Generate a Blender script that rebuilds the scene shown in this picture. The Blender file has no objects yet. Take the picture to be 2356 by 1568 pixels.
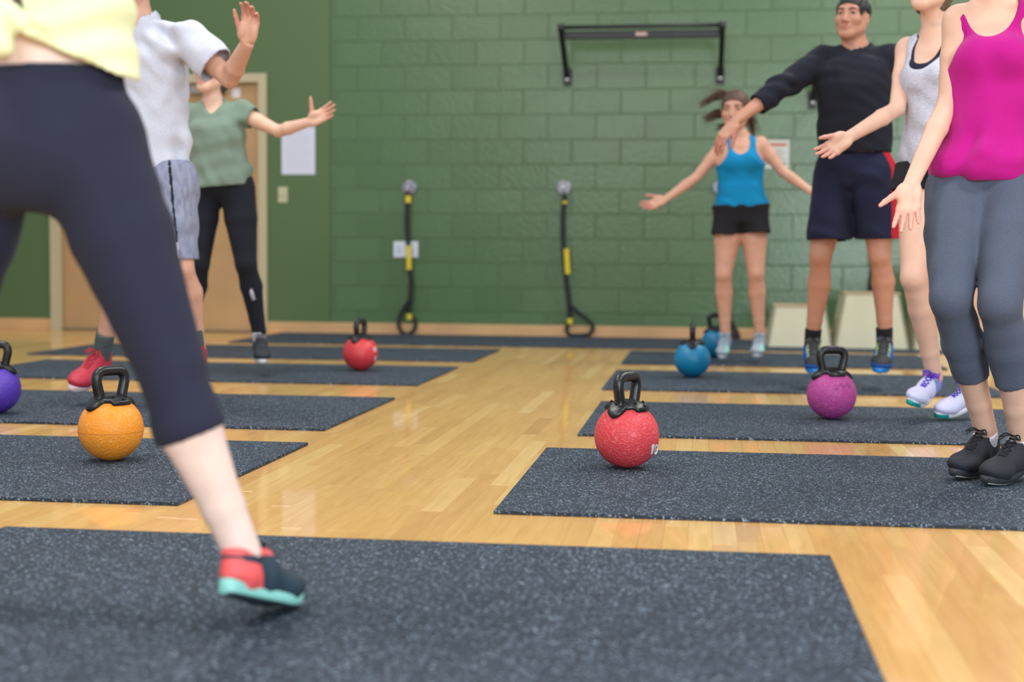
import bpy, bmesh, math, random
import numpy as np
from mathutils import Vector, Matrix
random.seed(7); rng = np.random.default_rng(7)
SC = bpy.context.scene
COL = SC.collection
V3 = lambda *a: np.array(a, float)
def unit(v):
    v = np.asarray(v, float); return v / max(np.linalg.norm(v), 1e-9)

# ------------------------------------------------------------------ camera
W_, H_ = 2356.0, 1568.0
F_ = 3210.12; CAM = V3(0, 0, 0.645)
PIT, YAW, ROL = math.radians(3.310), math.radians(7.700), math.radians(0.4307)
_f = V3(-math.sin(YAW)*math.cos(PIT), math.cos(YAW)*math.cos(PIT), -math.sin(PIT))
_r0 = V3(math.cos(YAW), math.sin(YAW), 0); _u0 = np.cross(_r0, _f)
_r = _r0*math.cos(ROL) + _u0*math.sin(ROL); _u = -_r0*math.sin(ROL) + _u0*math.cos(ROL)
cd = bpy.data.cameras.new('camera'); cam = bpy.data.objects.new('camera', cd); COL.objects.link(cam)
cd.sensor_width = 36.0; cd.lens = F_/W_*36.0; cd.clip_start = 0.05; cd.clip_end = 100
m = Matrix(((_r[0], _u[0], -_f[0], CAM[0]), (_r[1], _u[1], -_f[1], CAM[1]), (_r[2], _u[2], -_f[2], CAM[2]), (0, 0, 0, 1)))
cam.matrix_world = m
cd.dof.use_dof = True; cd.dof.focus_distance = 4.3; cd.dof.aperture_fstop = 2.05
SC.camera = cam
def at(x, y, Y):
    """world point seen at photo pixel (x, y) at depth Y"""
    d = _f*F_ + _r*(x-W_/2) + _u*(H_/2-y); return CAM + d*Y/d[1]
def proj(P):
    d = np.asarray(P, float)-CAM; z = d@_f
    return W_/2+F_*(d@_r)/z, H_/2-F_*(d@_u)/z

# ------------------------------------------------------------------ world, lights, exposure
wd = bpy.data.worlds.new('world'); SC.world = wd; wd.use_nodes = True
wd.node_tree.nodes['Background'].inputs[0].default_value = (0.82, 0.92, 1.0, 1)
wd.node_tree.nodes['Background'].inputs[1].default_value = 0.50
def area(name, loc, target, sx, sy, power, col):
    L = bpy.data.lights.new(name, 'AREA'); L.shape = 'RECTANGLE'; L.size = sx; L.size_y = sy
    L.energy = power; L.color = col
    o = bpy.data.objects.new(name, L); COL.objects.link(o); o.location = loc
    o.rotation_euler = (Vector(target)-Vector(loc)).to_track_quat('-Z', 'Y').to_euler(); return o
for x, y, pw in [(-3.2, 2.0, 140), (2.6, 2.0, 140), (-3.2, 6.0, 120), (2.6, 6.0, 135), (-3.6, 9.6, 40), (2.6, 9.6, 125)]:
    area('ceiling_lamp', (x, y, 5.2), (x, y, 0), 1.3, 1.0, pw, (1.0, 0.96, 0.90))
area('window_light', (3.4, -3.6, 1.75), (0.6, 8.0, 0.9), 2.4, 2.3, 380, (0.82, 0.93, 1.0))
area('window_light', (-1.6, -3.6, 3.4), (-0.6, 5.0, 0.6), 3.6, 1.6, 165, (0.95, 0.97, 1.0))
SC.view_settings.view_transform = 'Standard'; SC.view_settings.look = 'None'
SC.view_settings.gamma = 1.0; SC.view_settings.exposure = 0.05; SC.view_settings.use_curve_mapping = False

# ------------------------------------------------------------------ materials
def lin(c):
    return tuple(((x/255)/12.92 if x/255 <= 0.04045 else ((x/255+0.055)/1.055)**2.4) for x in c)
MATS = {}
def mat(name, rgb, rough=0.6, bump=0.0, bscale=200.0, var=0.0, vscale=6.0, spec=0.5, sheen=0.0, metal=0.0, coat=0.0, sss=0.0, bdist=0.002):
    if name in MATS: return MATS[name]
    M = bpy.data.materials.new(name); M.use_nodes = True; nt = M.node_tree; b = nt.nodes['Principled BSDF']
    c = lin(rgb); b.inputs['Base Color'].default_value = (*c, 1); b.inputs['Roughness'].default_value = rough
    b.inputs['Specular IOR Level'].default_value = spec; b.inputs['Metallic'].default_value = metal
    b.inputs['Coat Weight'].default_value = coat
    if sheen: b.inputs['Sheen Weight'].default_value = sheen; b.inputs['Sheen Roughness'].default_value = 0.5
    if sss:
        b.inputs['Subsurface Weight'].default_value = sss; b.inputs['Subsurface Radius'].default_value = (0.012, 0.005, 0.003)
        b.inputs['Subsurface Scale'].default_value = 0.6
    tc = nt.nodes.new('ShaderNodeTexCoord')
    if var:
        n = nt.nodes.new('ShaderNodeTexNoise'); n.inputs['Scale'].default_value = vscale; n.inputs['Detail'].default_value = 5
        nt.links.new(tc.outputs['Object'], n.inputs['Vector'])
        r = nt.nodes.new('ShaderNodeValToRGB'); r.color_ramp.elements[0].position = 0.3; r.color_ramp.elements[1].position = 0.7
        r.color_ramp.elements[0].color = (*[x*(1-var) for x in c], 1); r.color_ramp.elements[1].color = (*[min(1, x*(1+var)) for x in c], 1)
        nt.links.new(n.outputs['Fac'], r.inputs['Fac']); nt.links.new(r.outputs['Color'], b.inputs['Base Color'])
    if bump:
        n = nt.nodes.new('ShaderNodeTexNoise'); n.inputs['Scale'].default_value = bscale; n.inputs['Detail'].default_value = 3
        nt.links.new(tc.outputs['Object'], n.inputs['Vector'])
        bp = nt.nodes.new('ShaderNodeBump'); bp.inputs['Strength'].default_value = bump; bp.inputs['Distance'].default_value = bdist
        nt.links.new(n.outputs['Fac'], bp.inputs['Height']); nt.links.new(bp.outputs['Normal'], b.inputs['Normal'])
    MATS[name] = M; return M

def rubber_mat():
    M = bpy.data.materials.new('speckled_rubber'); M.use_nodes = True; nt = M.node_tree; b = nt.nodes['Principled BSDF']
    tc = nt.nodes.new('ShaderNodeTexCoord')
    mp = nt.nodes.new('ShaderNodeVectorMath'); mp.operation = 'ADD'
    nz = nt.nodes.new('ShaderNodeTexNoise'); nz.inputs['Scale'].default_value = 160
    nt.links.new(tc.outputs['Object'], nz.inputs['Vector'])
    sc = nt.nodes.new('ShaderNodeVectorMath'); sc.operation = 'SCALE'; sc.inputs['Scale'].default_value = 0.009
    nt.links.new(nz.outputs['Color'], sc.inputs[0]); nt.links.new(tc.outputs['Object'], mp.inputs[0]); nt.links.new(sc.outputs[0], mp.inputs[1])
    v = nt.nodes.new('ShaderNodeTexVoronoi'); v.inputs['Scale'].default_value = 290
    nt.links.new(mp.outputs[0], v.inputs['Vector'])
    sep = nt.nodes.new('ShaderNodeSeparateColor'); nt.links.new(v.outputs['Color'], sep.inputs['Color'])
    r = nt.nodes.new('ShaderNodeValToRGB'); e = r.color_ramp.elements
    e[0].position = 0.0; e[0].color = (*lin((43, 50, 60)), 1); e[1].position = 0.86; e[1].color = (*lin((51, 59, 70)), 1)
    x = e.new(0.89); x.color = (*lin((82, 98, 118)), 1); x = e.new(1.0); x.color = (*lin((158, 174, 190)), 1)
    nt.links.new(sep.outputs['Red'], r.inputs['Fac']); nt.links.new(r.outputs['Color'], b.inputs['Base Color'])
    b.inputs['Roughness'].default_value = 0.7; b.inputs['Specular IOR Level'].default_value = 0.18
    n2 = nt.nodes.new('ShaderNodeTexNoise'); n2.inputs['Scale'].default_value = 330; n2.inputs['Detail'].default_value = 3
    nt.links.new(tc.outputs['Object'], n2.inputs['Vector'])
    bp = nt.nodes.new('ShaderNodeBump'); bp.inputs['Strength'].default_value = 0.5; bp.inputs['Distance'].default_value = 0.003
    nt.links.new(n2.outputs['Fac'], bp.inputs['Height']); nt.links.new(bp.outputs['Normal'], b.inputs['Normal'])
    return M
def plank_mat(name, attr):
    M = bpy.data.materials.new(name); M.use_nodes = True; nt = M.node_tree; b = nt.nodes['Principled BSDF']
    if attr:
        at_ = nt.nodes.new('ShaderNodeAttribute'); at_.attribute_name = 'tone'; tone = at_.outputs['Fac']
    else:
        oi = nt.nodes.new('ShaderNodeObjectInfo'); tone = oi.outputs['Random']
    r = nt.nodes.new('ShaderNodeValToRGB'); e = r.color_ramp.elements
    e[0].position = 0.0; e[0].color = (*lin((218, 166, 98)), 1); e[1].position = 1.0; e[1].color = (*lin((243, 203, 135)), 1)
    x = e.new(0.2); x.color = (*lin((228, 178, 108)), 1); x = e.new(0.75); x.color = (*lin((232, 183, 110)), 1)
    nt.links.new(tone, r.inputs['Fac'])
    g = nt.nodes.new('ShaderNodeNewGeometry')
    mp = nt.nodes.new('ShaderNodeMapping'); mp.inputs['Scale'].default_value = (26, 2.2, 26)
    nt.links.new(g.outputs['Position'], mp.inputs['Vector'])
    w = nt.nodes.new('ShaderNodeTexNoise'); w.noise_dimensions = '4D'; w.inputs['Scale'].default_value = 1.6; w.inputs['Detail'].default_value = 6; w.inputs['Distortion'].default_value = 1.2
    mm = nt.nodes.new('ShaderNodeMath'); mm.operation = 'MULTIPLY'; mm.inputs[1].default_value = 37.0
    nt.links.new(tone, mm.inputs[0]); nt.links.new(mm.outputs[0], w.inputs['W'])
    nt.links.new(mp.outputs[0], w.inputs['Vector'])
    r2 = nt.nodes.new('ShaderNodeValToRGB'); r2.color_ramp.elements[0].position = 0.3; r2.color_ramp.elements[1].position = 0.72
    r2.color_ramp.elements[0].color = (0.80, 0.70, 0.58, 1); r2.color_ramp.elements[1].color = (1.0, 1.0, 1.0, 1)
    nt.links.new(w.outputs['Fac'], r2.inputs['Fac'])
    mx = nt.nodes.new('ShaderNodeMix'); mx.data_type = 'RGBA'; mx.blend_type = 'MULTIPLY'; mx.inputs['Factor'].default_value = 0.75
    nt.links.new(r.outputs['Color'], mx.inputs['A']); nt.links.new(r2.outputs['Color'], mx.inputs['B'])
    nt.links.new(mx.outputs['Result'], b.inputs['Base Color'])
    b.inputs['Roughness'].default_value = 0.30; b.inputs['Specular IOR Level'].default_value = 0.45
    b.inputs['Coat Weight'].default_value = 0.55; b.inputs['Coat Roughness'].default_value = 0.045
    return M
def block_mat():
    M = bpy.data.materials.new('green_block_paint'); M.use_nodes = True; nt = M.node_tree; b = nt.nodes['Principled BSDF']
    oi = nt.nodes.new('ShaderNodeObjectInfo'); r = nt.nodes.new('ShaderNodeValToRGB'); e = r.color_ramp.elements
    e[0].color = (*lin((78, 105, 69)), 1); e[1].color = (*lin((84, 111, 75)), 1)
    nt.links.new(oi.outputs['Random'], r.inputs['Fac']); nt.links.new(r.outputs['Color'], b.inputs['Base Color'])
    b.inputs['Roughness'].default_value = 0.24
    g = nt.nodes.new('ShaderNodeNewGeometry')
    n = nt.nodes.new('ShaderNodeTexNoise'); n.inputs['Scale'].default_value = 38; n.inputs['Detail'].default_value = 8
    nt.links.new(g.outputs['Position'], n.inputs['Vector'])
    bp = nt.nodes.new('ShaderNodeBump'); bp.inputs['Strength'].default_value = 0.40; bp.inputs['Distance'].default_value = 0.006
    nt.links.new(n.outputs['Fac'], bp.inputs['Height']); nt.links.new(bp.outputs['Normal'], b.inputs['Normal'])
    return M
RUBBER = rubber_mat(); PLANK_O = plank_mat('maple_plank', False); PLANK_S = plank_mat('maple_planks_far', True); BLOCK = block_mat()

# ------------------------------------------------------------------ object helpers
def obj(name, verts, faces, material, parent=None, smooth=False, origin=None):
    me = bpy.data.meshes.new(name)
    verts = np.asarray(verts, float)
    if origin is not None: verts = verts - np.asarray(origin)
    me.from_pydata(verts.tolist(), [], [list(map(int, f)) for f in faces]) if not isinstance(faces, np.ndarray) else _fast(me, verts, faces)
    if material is not None:
        for mm_ in (material if isinstance(material, (list, tuple)) else [material]): me.materials.append(mm_)
    if smooth: me.polygons.foreach_set('use_smooth', [True]*len(me.polygons))
    me.update()
    o = bpy.data.objects.new(name, me); COL.objects.link(o)
    if origin is not None and parent is None: o.location = origin
    if parent is not None: o.parent = parent
    return o
def _fast(me, verts, faces):
    n = len(verts); q = faces.shape[1]; nf = len(faces)
    me.vertices.add(n); me.vertices.foreach_set('co', verts.astype(np.float32).ravel())
    me.loops.add(nf*q); me.loops.foreach_set('vertex_index', faces.astype(np.int32).ravel())
    me.polygons.add(nf); me.polygons.foreach_set('loop_start', (np.arange(nf)*q).astype(np.int32))
    me.update(calc_edges=True)
def tag(o, label, cat=None, group=None, kind=None):
    if label: o['label'] = label
    if cat: o['category'] = cat
    if group: o['group'] = group
    if kind: o['kind'] = kind
    return o
def empty(name, loc):
    o = bpy.data.objects.new(name, None); COL.objects.link(o); o.location = loc; o.empty_display_size = 0.1; return o
class MB:
    """collects shapes into one mesh"""
    def __init__(s): s.v = []; s.f = []
    def add(s, v, f):
        n = len(s.v); s.v += [tuple(map(float, p)) for p in v]; s.f += [[i+n for i in q] for q in f]; return s
    def box(s, lo, hi, M=None):
        x0, y0, z0 = lo; x1, y1, z1 = hi
        v = [(x0,y0,z0),(x1,y0,z0),(x1,y1,z0),(x0,y1,z0),(x0,y0,z1),(x1,y0,z1),(x1,y1,z1),(x0,y1,z1)]
        if M is not None: v = [tuple(M @ Vector(p)) for p in v]
        return s.add(v, [(0,3,2,1),(4,5,6,7),(0,1,5,4),(1,2,6,5),(2,3,7,6),(3,0,4,7)])
    def tube(s, pts, rad, n=10, caps=True, flat=None, side=None):
        pts = [np.asarray(p, float) for p in pts]; N = len(pts)
        rad = [rad]*N if np.isscalar(rad) else list(rad)
        up = None; rings = []
        for i, p in enumerate(pts):
            t = unit(pts[min(i+1, N-1)]-pts[max(i-1, 0)])
            if up is None:
                a = np.asarray(side, float) if side is not None else (V3(0,0,1) if abs(t[2]) < .9 else V3(1,0,0))
                up = unit(a - t*(a@t))
            else: up = unit(up - t*(up@t))
            b = np.cross(t, up); k = 1.0 if flat is None else flat
            rings.append([p + rad[i]*(math.cos(2*math.pi*j/n)*up + k*math.sin(2*math.pi*j/n)*b) for j in range(n)])
        v = [q for r_ in rings for q in r_]; f = []
        for i in range(N-1):
            for j in range(n):
                f.append((i*n+j, i*n+(j+1)%n, (i+1)*n+(j+1)%n, (i+1)*n+j))
        if caps: f.append(tuple(reversed(range(n)))); f.append(tuple(range((N-1)*n, N*n)))
        return s.add(v, f)
    def sphere(s, c, r, nu=16, nv=10, sc=(1,1,1)):
        v = [(c[0], c[1], c[2]+r*sc[2])]; f = []
        for i in range(1, nv):
            th = math.pi*i/nv
            for j in range(nu):
                ph = 2*math.pi*j/nu
                v.append((c[0]+r*sc[0]*math.sin(th)*math.cos(ph), c[1]+r*sc[1]*math.sin(th)*math.sin(ph), c[2]+r*sc[2]*math.cos(th)))
        v.append((c[0], c[1], c[2]-r*sc[2])); L = len(v)-1
        for j in range(nu): f.append((0, 1+j, 1+(j+1)%nu))
        for i in range(nv-2):
            for j in range(nu): f.append((1+i*nu+j, 1+(i+1)*nu+j, 1+(i+1)*nu+(j+1)%nu, 1+i*nu+(j+1)%nu))
        for j in range(nu): f.append((1+(nv-2)*nu+j, L, 1+(nv-2)*nu+(j+1)%nu))
        return s.add(v, f)
    def build(s, name, material, parent=None, smooth=False, origin=None, bevel=0):
        o = obj(name, s.v, s.f, material, parent, smooth, origin)
        if bevel:
            bm = bmesh.new(); bm.from_mesh(o.data)
            bmesh.ops.bevel(bm, geom=bm.edges[:], offset=bevel, segments=2, affect='EDGES', profile=0.5)
            bm.to_mesh(o.data); bm.free()
        return o
def spline(pts, n=8):
    """Catmull-Rom through pts"""
    P = [np.asarray(p, float) for p in pts]; P = [2*P[0]-P[1]] + P + [2*P[-1]-P[-2]]; out = []
    for i in range(1, len(P)-2):
        for k in range(n):
            t = k/n; a, b, c, d = P[i-1:i+3]
            out.append(0.5*((2*b)+(-a+c)*t+(2*a-5*b+4*c-d)*t*t+(-a+3*b-3*c+d)*t**3))
    out.append(P[-2]); return out

# ------------------------------------------------------------------ the room
YW = 11.694; COURSE = 0.2076; BL = 0.4064; ZC = 0.4098; XCOR = -3.162
floor = MB().box((-9, -4.0, -0.10), (7.0, YW+0.2, -0.012)).build('floor', mat('subfloor', (120, 88, 52), 0.8)); tag(floor, None, kind='structure')
PW = 0.0572
MATS_XY = []   # filled first so hidden planks go to the joined part
MD = 1.2192
mat_specs = [  # x0, x1, y0, y1, label
    (-1.62, 0.2875, 3.073-MD, 3.073, 'nearest black speckled rubber mat, under the striding foot in the foreground'),
    (-0.514, 1.46, 3.480, 3.480+MD, 'black speckled rubber mat under the near red kettlebell numbered 10'),
    (-0.443, 1.53, 5.099, 5.099+MD, 'black speckled rubber mat under the magenta kettlebell with scribbled letters'),
    (-0.485, 1.49, 6.947, 6.947+MD, 'black speckled rubber mat under the blue kettlebell with its handle edge-on'),
    (-0.490, 1.49, 8.717, 8.717+MD, 'black speckled rubber mat under the far blue kettlebell with its handle broadside'),
    (-3.35, -1.342, 3.451, 3.451+MD, 'black speckled rubber mat under the orange kettlebell'),
    (-3.40, -1.392, 5.061, 5.061+MD, 'black speckled rubber mat under the purple kettlebell at the left edge'),
    (-4.02, -1.428, 6.967, 6.967+MD, 'black speckled rubber mat under the far red kettlebell'),
    (-4.40, -1.418, 8.660, 8.660+MD-0.02, 'black speckled rubber mat farthest back on the left, behind the far red kettlebell'),
    (-3.58, 4.2, 10.27, 11.655, 'long black rubber strip mat lying along the green block wall'),
]
def covered(x, y):
    return any(a+0.01 < x < b-0.01 and c+0.01 < y < d-0.01 for a, b, c, d, _ in mat_specs)
planks = []
nrow = int((4.6+6.6)/PW); rr = random.Random(3)
for i in range(nrow):
    x = -6.6 + i*PW; y = -1.0 - rr.random()*0.8
    while y < YW:
        L = rr.choice([0.42, 0.55, 0.7, 0.85, 1.0, 1.2]); y1 = min(y+L, YW)
        planks.append((x, y, x+PW, y1)); y = y1
def vis_area(pl):
    x0, y0, x1, y1 = pl; A = 0
    n = 5
    for k in range(n):
        yy = y0+(y1-y0)*(k+.5)/n; xx = (x0+x1)/2
        if yy < 1.9 or covered(xx, yy): continue
        u, v = proj((xx, yy, 0))
        if 0 < u < W_ and 780 < v < H_ + 40:
            s = F_/yy; A += (s*PW)*(s*(y1-y0)/n)*0.645/yy
    return A
sc_ = sorted(((vis_area(p), i) for i, p in enumerate(planks)), reverse=True)
chosen = set(i for a, i in sc_[:295] if a > 0)
def plank_geo(x0, y0, x1, y1):
    g = 0.0002; c = 0.0005
    x0 += g; x1 -= g; y0 += g; y1 -= g
    v = [(x0,y0,-.012),(x1,y0,-.012),(x1,y1,-.012),(x0,y1,-.012),(x0,y0,-c*.5),(x1,y0,-c*.5),(x1,y1,-c*.5),(x0,y1,-c*.5),(x0+c,y0+c,0),(x1-c,y0+c,0),(x1-c,y1-c,0),(x0+c,y1-c,0)]
    f = [(0,1,5,4),(1,2,6,5),(2,3,7,6),(3,0,4,7),(4,5,9,8),(5,6,10,9),(6,7,11,10),(7,4,8,11),(8,9,10,11)]
    return v, f
cache = {}; rest = MB(); tones = []
for i, p in enumerate(planks):
    L = round(p[3]-p[1], 3)
    if i in chosen:
        if L not in cache:
            v, f = plank_geo(-PW/2, 0, PW/2, L); me = bpy.data.meshes.new('plank'); me.from_pydata(v, [], f); me.materials.append(PLANK_O); cache[L] = me
        o = bpy.data.objects.new('plank', cache[L]); COL.objects.link(o); o.parent = floor; o.location = ((p[0]+p[2])/2, p[1], 0)
    else:
        v, f = plank_geo(*p); rest.add(v, f); tones += [rr.random()]*len(v)
ro = rest.build('plank_rows', PLANK_S, floor); ro['kind'] = 'stuff'
a_ = ro.data.attributes.new('tone', 'FLOAT', 'POINT'); a_.data.foreach_set('value', tones)

# block wall: mortar backing, one object per block
wall = MB().box((XCOR, YW+0.0025, -0.05), (4.4, YW+0.2, 4.6)).build('wall_back', mat('mortar_green', (76, 102, 66), 0.55, 0.3, 60)); tag(wall, None, kind='structure')
def block_mesh(w):
    hgt = COURSE-0.009; m_ = MB().box((0.0045, 0, 0), (w-0.0045, 0.05, hgt)); bm = bmesh.new()
    vs = [bm.verts.new(v) for v in m_.v]; [bm.faces.new([vs[i] for i in f]) for f in m_.f]
    ed = [e for e in bm.edges if all(v.co.y < 1e-6 for v in e.verts)]
    bmesh.ops.bevel(bm, geom=ed, offset=0.0035, segments=2, affect='EDGES')
    me = bpy.data.meshes.new('block'); bm.to_mesh(me); bm.free(); me.materials.append(BLOCK); return me
bms = {}
for k in range(-2, 19):
    z = ZC + COURSE*k + 0.0045
    off = -0.684 + (0 if k % 2 else BL/2)
    x = off - BL*math.ceil((off-XCOR)/BL)
    while x < 4.3:
        xa, xb = max(x, XCOR), min(x+BL, 4.4)
        w = round(xb-xa, 3)
        if w > 0.03 and (k < 13):
            if w not in bms: bms[w] = block_mesh(w)
            o = bpy.data.objects.new('block', bms[w]); COL.objects.link(o); o.parent = wall
            o.location = (xa, YW-0.001+rr.uniform(-.0012, .0012), z)
        x += BL
SM = mat('smooth_green_paint', (79, 104, 63), 0.42, 0.12, 90)
lw = MB(); DX0, DX1, DZ = -5.688, -3.714, 2.225
lw.box((-9, YW-0.012, -0.05), (DX0+0.02, YW+0.2, 4.6)); lw.box((DX1-0.02, YW-0.012, -0.05), (XCOR, YW+0.2, 4.6)); lw.box((DX0+0.02, YW-0.012, DZ-0.02), (DX1-0.02, YW+0.2, 4.6))
tag(lw.build('wall_left', SM), None, kind='structure')
# baseboards
WOOD = mat('baseboard_wood', (203, 160, 112), 0.45, 0.1, 30, 0.10, 3)
def baseboard(name, x0, x1, z=0.10):
    o = MB().box((x0, YW-0.028, 0.0), (x1, YW-0.003, z)).build(name, WOOD, bevel=0.003); tag(o, None, kind='structure')
baseboard('baseboard_right', DX1+0.001, 4.3); baseboard('baseboard_left', -9, DX0-0.001)
# double door
CREAM = mat('door_frame_cream', (184, 172, 140), 0.5); DWOOD = mat('door_wood', (180, 144, 100), 0.45, 0.12, 25, 0.09, 2.2); STEEL = mat('brushed_steel', (150, 152, 156), 0.3, metal=0.9); GREYM = mat('closer_grey', (150, 148, 140), 0.45, metal=0.4)
door = empty('door_1', ((DX0+DX1)/2, YW, 0)); tag(door, None, kind='structure')
org = V3((DX0+DX1)/2, YW, 0)
def dp(lo, hi, name, mt, par, bev=0.003): 
    return MB().box(V3(*lo)-org, V3(*hi)-org).build(name, mt, par, bevel=bev)
dp((DX0, YW-0.045, 0), (DX0+0.10, YW+0.1, DZ), 'door_frame', CREAM, door); dp((DX1-0.075, YW-0.045, 0), (DX1, YW+0.1, DZ), 'door_frame', CREAM, door)
dp((DX0+0.10, YW-0.045, DZ-0.075), (DX1-0.075, YW+0.1, DZ), 'door_frame', CREAM, door)
dp((DX0+0.1, YW-0.03, 0), (DX1-0.075, YW+0.06, 0.012), 'threshold', mat('bronze_threshold', (110, 92, 70), 0.4), door)
mid = (DX0+DX1)/2
for xa, xb, hx in ((DX0+0.104, mid-0.002, mid-0.07), (mid+0.002, DX1-0.079, DX1-0.16)):
    leaf = dp((xa, YW+0.012, 0.015), (xb, YW+0.056, DZ-0.079), 'door_leaf', DWOOD, door)
    k = MB(); hz = 1.02
    k.box((hx-0.03-org[0], YW-0.002-org[1], hz-0.08), (hx+0.03-org[0], YW+0.013-org[1], hz+0.08))
    k.tube([(hx-org[0], YW+0.0-org[1], hz+0.01), (hx-org[0], YW-0.05-org[1], hz+0.01), (hx-0.10-org[0], YW-0.055-org[1], hz+0.01)], 0.010, 10)
    k.build('handle', STEEL, leaf, bevel=0)
    c = MB().box((xa+0.30-org[0], YW-0.05-org[1], DZ-0.165), (xa+0.62-org[0], YW+0.013-org[1], DZ-0.10)); c.box((xa+0.36-org[0], YW-0.05-org[1], DZ-0.10), (xa+0.395-org[0], YW-0.02-org[1], DZ-0.072))
    c.build('door_closer', GREYM, leaf, bevel=0.004)
    cc = MB().box((xb-0.24-org[0], YW+0.008-org[1], DZ-0.20), (xb-0.17-org[0], YW+0.0125-org[1], DZ-0.12)).build('door_notice', mat('white_label', (215, 212, 215), 0.5), leaf)

# rubber mats
for x0, x1, y0, y1, lab in mat_specs:
    z = 0.010
    o = MB().box((x0, y0, 0.0005), (x1, y1, z)).build('rubber_mat', RUBBER, None, origin=(x0, y0, 0), bevel=0.0015)
    tag(o, lab, 'mat', 'rubber exercise mats on the wooden floor')

# ------------------------------------------------------------------ things on the wall
def wall_box(name, px, py, px2, py2, t, mt, lab, cat, yw=YW):
    a = at(px, py, yw); b = at(px2, py2, yw); root = empty(name, ((a[0]+b[0])/2, yw, (a[2]+b[2])/2)); tag(root, lab, cat); return root, abs(b[0]-a[0]), abs(a[2]-b[2])
PAPER = mat('paper_white', (205, 208, 225), 0.6); IVORY = mat('ivory_plastic', (188, 182, 150), 0.4); WHITEP = mat('white_plastic', (212, 216, 226), 0.35)
INK = mat('grey_print', (178, 180, 196), 0.7)
r0, w, h = wall_box('paper_notice', 648, 292, 725, 401, 0, None, 'blank-looking white paper notice on the smooth green wall right of the door', 'notice', YW-0.012)
MB().box((-w/2, -0.0035, -h/2), (w/2, -0.001, h/2)).build('sheet', PAPER, r0)
k = MB()
for i in range(9):
    z = h*0.36 - i*h*0.085; k.box((-w*0.36, -0.0042, z-0.004), (w*(0.36 if i % 3 else 0.2), -0.0034, z+0.004))
k.build('faint_print', mat('faint_print', (192, 194, 212), 0.7), r0)
r0, w, h = wall_box('light_switch', 640, 430, 662, 466, 0, None, 'ivory light switch plate on the green wall beside the door', 'switch', YW-0.012)
MB().box((-w/2, -0.008, -h/2), (w/2, -0.0005, h/2)).build('plate', IVORY, r0, bevel=0.003)
for sx in (-w*0.2, w*0.2): MB().box((sx-0.006, -0.018, -0.012), (sx+0.006, -0.008, 0.014)).build('toggle', IVORY, r0, bevel=0.002)
r0, w, h = wall_box('outlet_plate', 906, 555, 962, 592, 0, None, 'white double outlet plate on the block wall behind the left hanging strap', 'outlet')
MB().box((-w/2, -0.009, -h/2), (w/2, -0.001, h/2)).build('plate', WHITEP, r0, bevel=0.003)
for sx in (-w*0.27, w*0.27): MB().box((sx-0.018, -0.012, -0.035), (sx+0.018, -0.009, 0.035)).build('socket', mat('socket_grey', (190, 194, 206), 0.4), r0, bevel=0.002)
r0, w, h = wall_box('wall_sign', 1749, 322, 1815, 387, 0, None, 'white rules sign with an orange strip and grey lines, behind the blue tank top', 'sign')
MB().box((-w/2, -0.006, -h/2), (w/2, -0.001, h/2)).build('panel', mat('sign_white', (205, 206, 202), 0.5), r0)
MB().box((-w*0.42, -0.0075, h*0.28), (w*0.42, -0.006, h*0.39)).build('orange_strip', mat('sign_orange', (190, 106, 72), 0.5), r0)
k = MB()
for i in range(4): k.box((-w*0.38, -0.0072, h*(0.14-0.1*i)-0.004), (w*(0.38 if i % 2 else 0.25), -0.006, h*(0.14-0.1*i)+0.004))
k.build('text_lines', mat('sign_grey', (150, 156, 148), 0.6), r0)
MB().box((-w*0.42, -0.0075, -h*0.36), (w*0.42, -0.006, -h*0.29)).build('green_strip', mat('sign_green', (110, 130, 104), 0.6), r0)

BLACKM = mat('black_powder_coat', (31, 31, 36), 0.42); CHROME = mat('chrome_cap', (215, 218, 224), 0.22, metal=0.85)
def pullup(px0, px1, pyb, lab):
    a = at(px0, pyb, YW); b = at(px1, pyb-2, YW); org = (a+b)/2; org[1] = YW
    org[1] -= 0.006; root = empty('pull_up_bar', org); tag(root, lab, 'pull-up bar', 'wall-mounted pull-up bars')
    hw = (b[0]-a[0])/2; top = 0.335; dep = -0.50
    for s in (-1, 1):
        x = s*hw
        arm = MB(); Mr = Matrix.Identity(4)
        d = unit(V3(x*0.010, dep, top)); L = math.hypot(dep, top)
        q = Matrix.Translation((x, -0.045, 0)) @ Vector(d).to_track_quat('Z', 'Y').to_matrix().to_4x4()
        arm.box((-0.021, -0.021, 0), (0.021, 0.021, L), q); ao = arm.build('arm', BLACKM, root, bevel=0.003)
        MB().box((x-0.035, -0.012, -0.06), (x+0.035, 0, 0.08)).build('wall_plate', BLACKM, root, bevel=0.002)
        MB().sphere((x, -0.045, -0.012), 0.026, 14, 9).build('end_cap', CHROME, root, True)
    st = MB(); st.box((-hw, dep*0.88-0.03, top*0.845-0.03), (hw, dep*0.88+0.03, top*0.845+0.03)); cb = st.build('crossbar', BLACKM, root, bevel=0.004)
    MB().box((-0.045, dep*0.88-0.033, top*0.845-0.012), (0.045, dep*0.88-0.030, top*0.845+0.014)).build('label_plate', mat('label_pink', (214, 178, 170), 0.5), cb)
    g = MB(); g.tube([(-hw-0.03, dep-0.02, top), (hw+0.03, dep-0.02, top)], 0.017, 14); g.build('grip_bar', BLACKM, root, True)
    for s in (-1, 1): MB().tube([((hw-0.025)*s, dep-0.02, top), ((hw+0.032)*s, dep-0.02, top)], 0.027, 12).build('bar_collar', BLACKM, root, True)
    MB().sphere((-hw+0.028, dep*0.62, top*0.58), 0.012, 10, 6).build('bolt', CHROME, root, True)
pullup(1306, 1657, 180, 'black wall-mounted pull-up bar high on the green wall in open view')
pullup(1869, 2215, 233, 'second black pull-up bar mostly hidden behind the black-shirted jumper')

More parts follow.
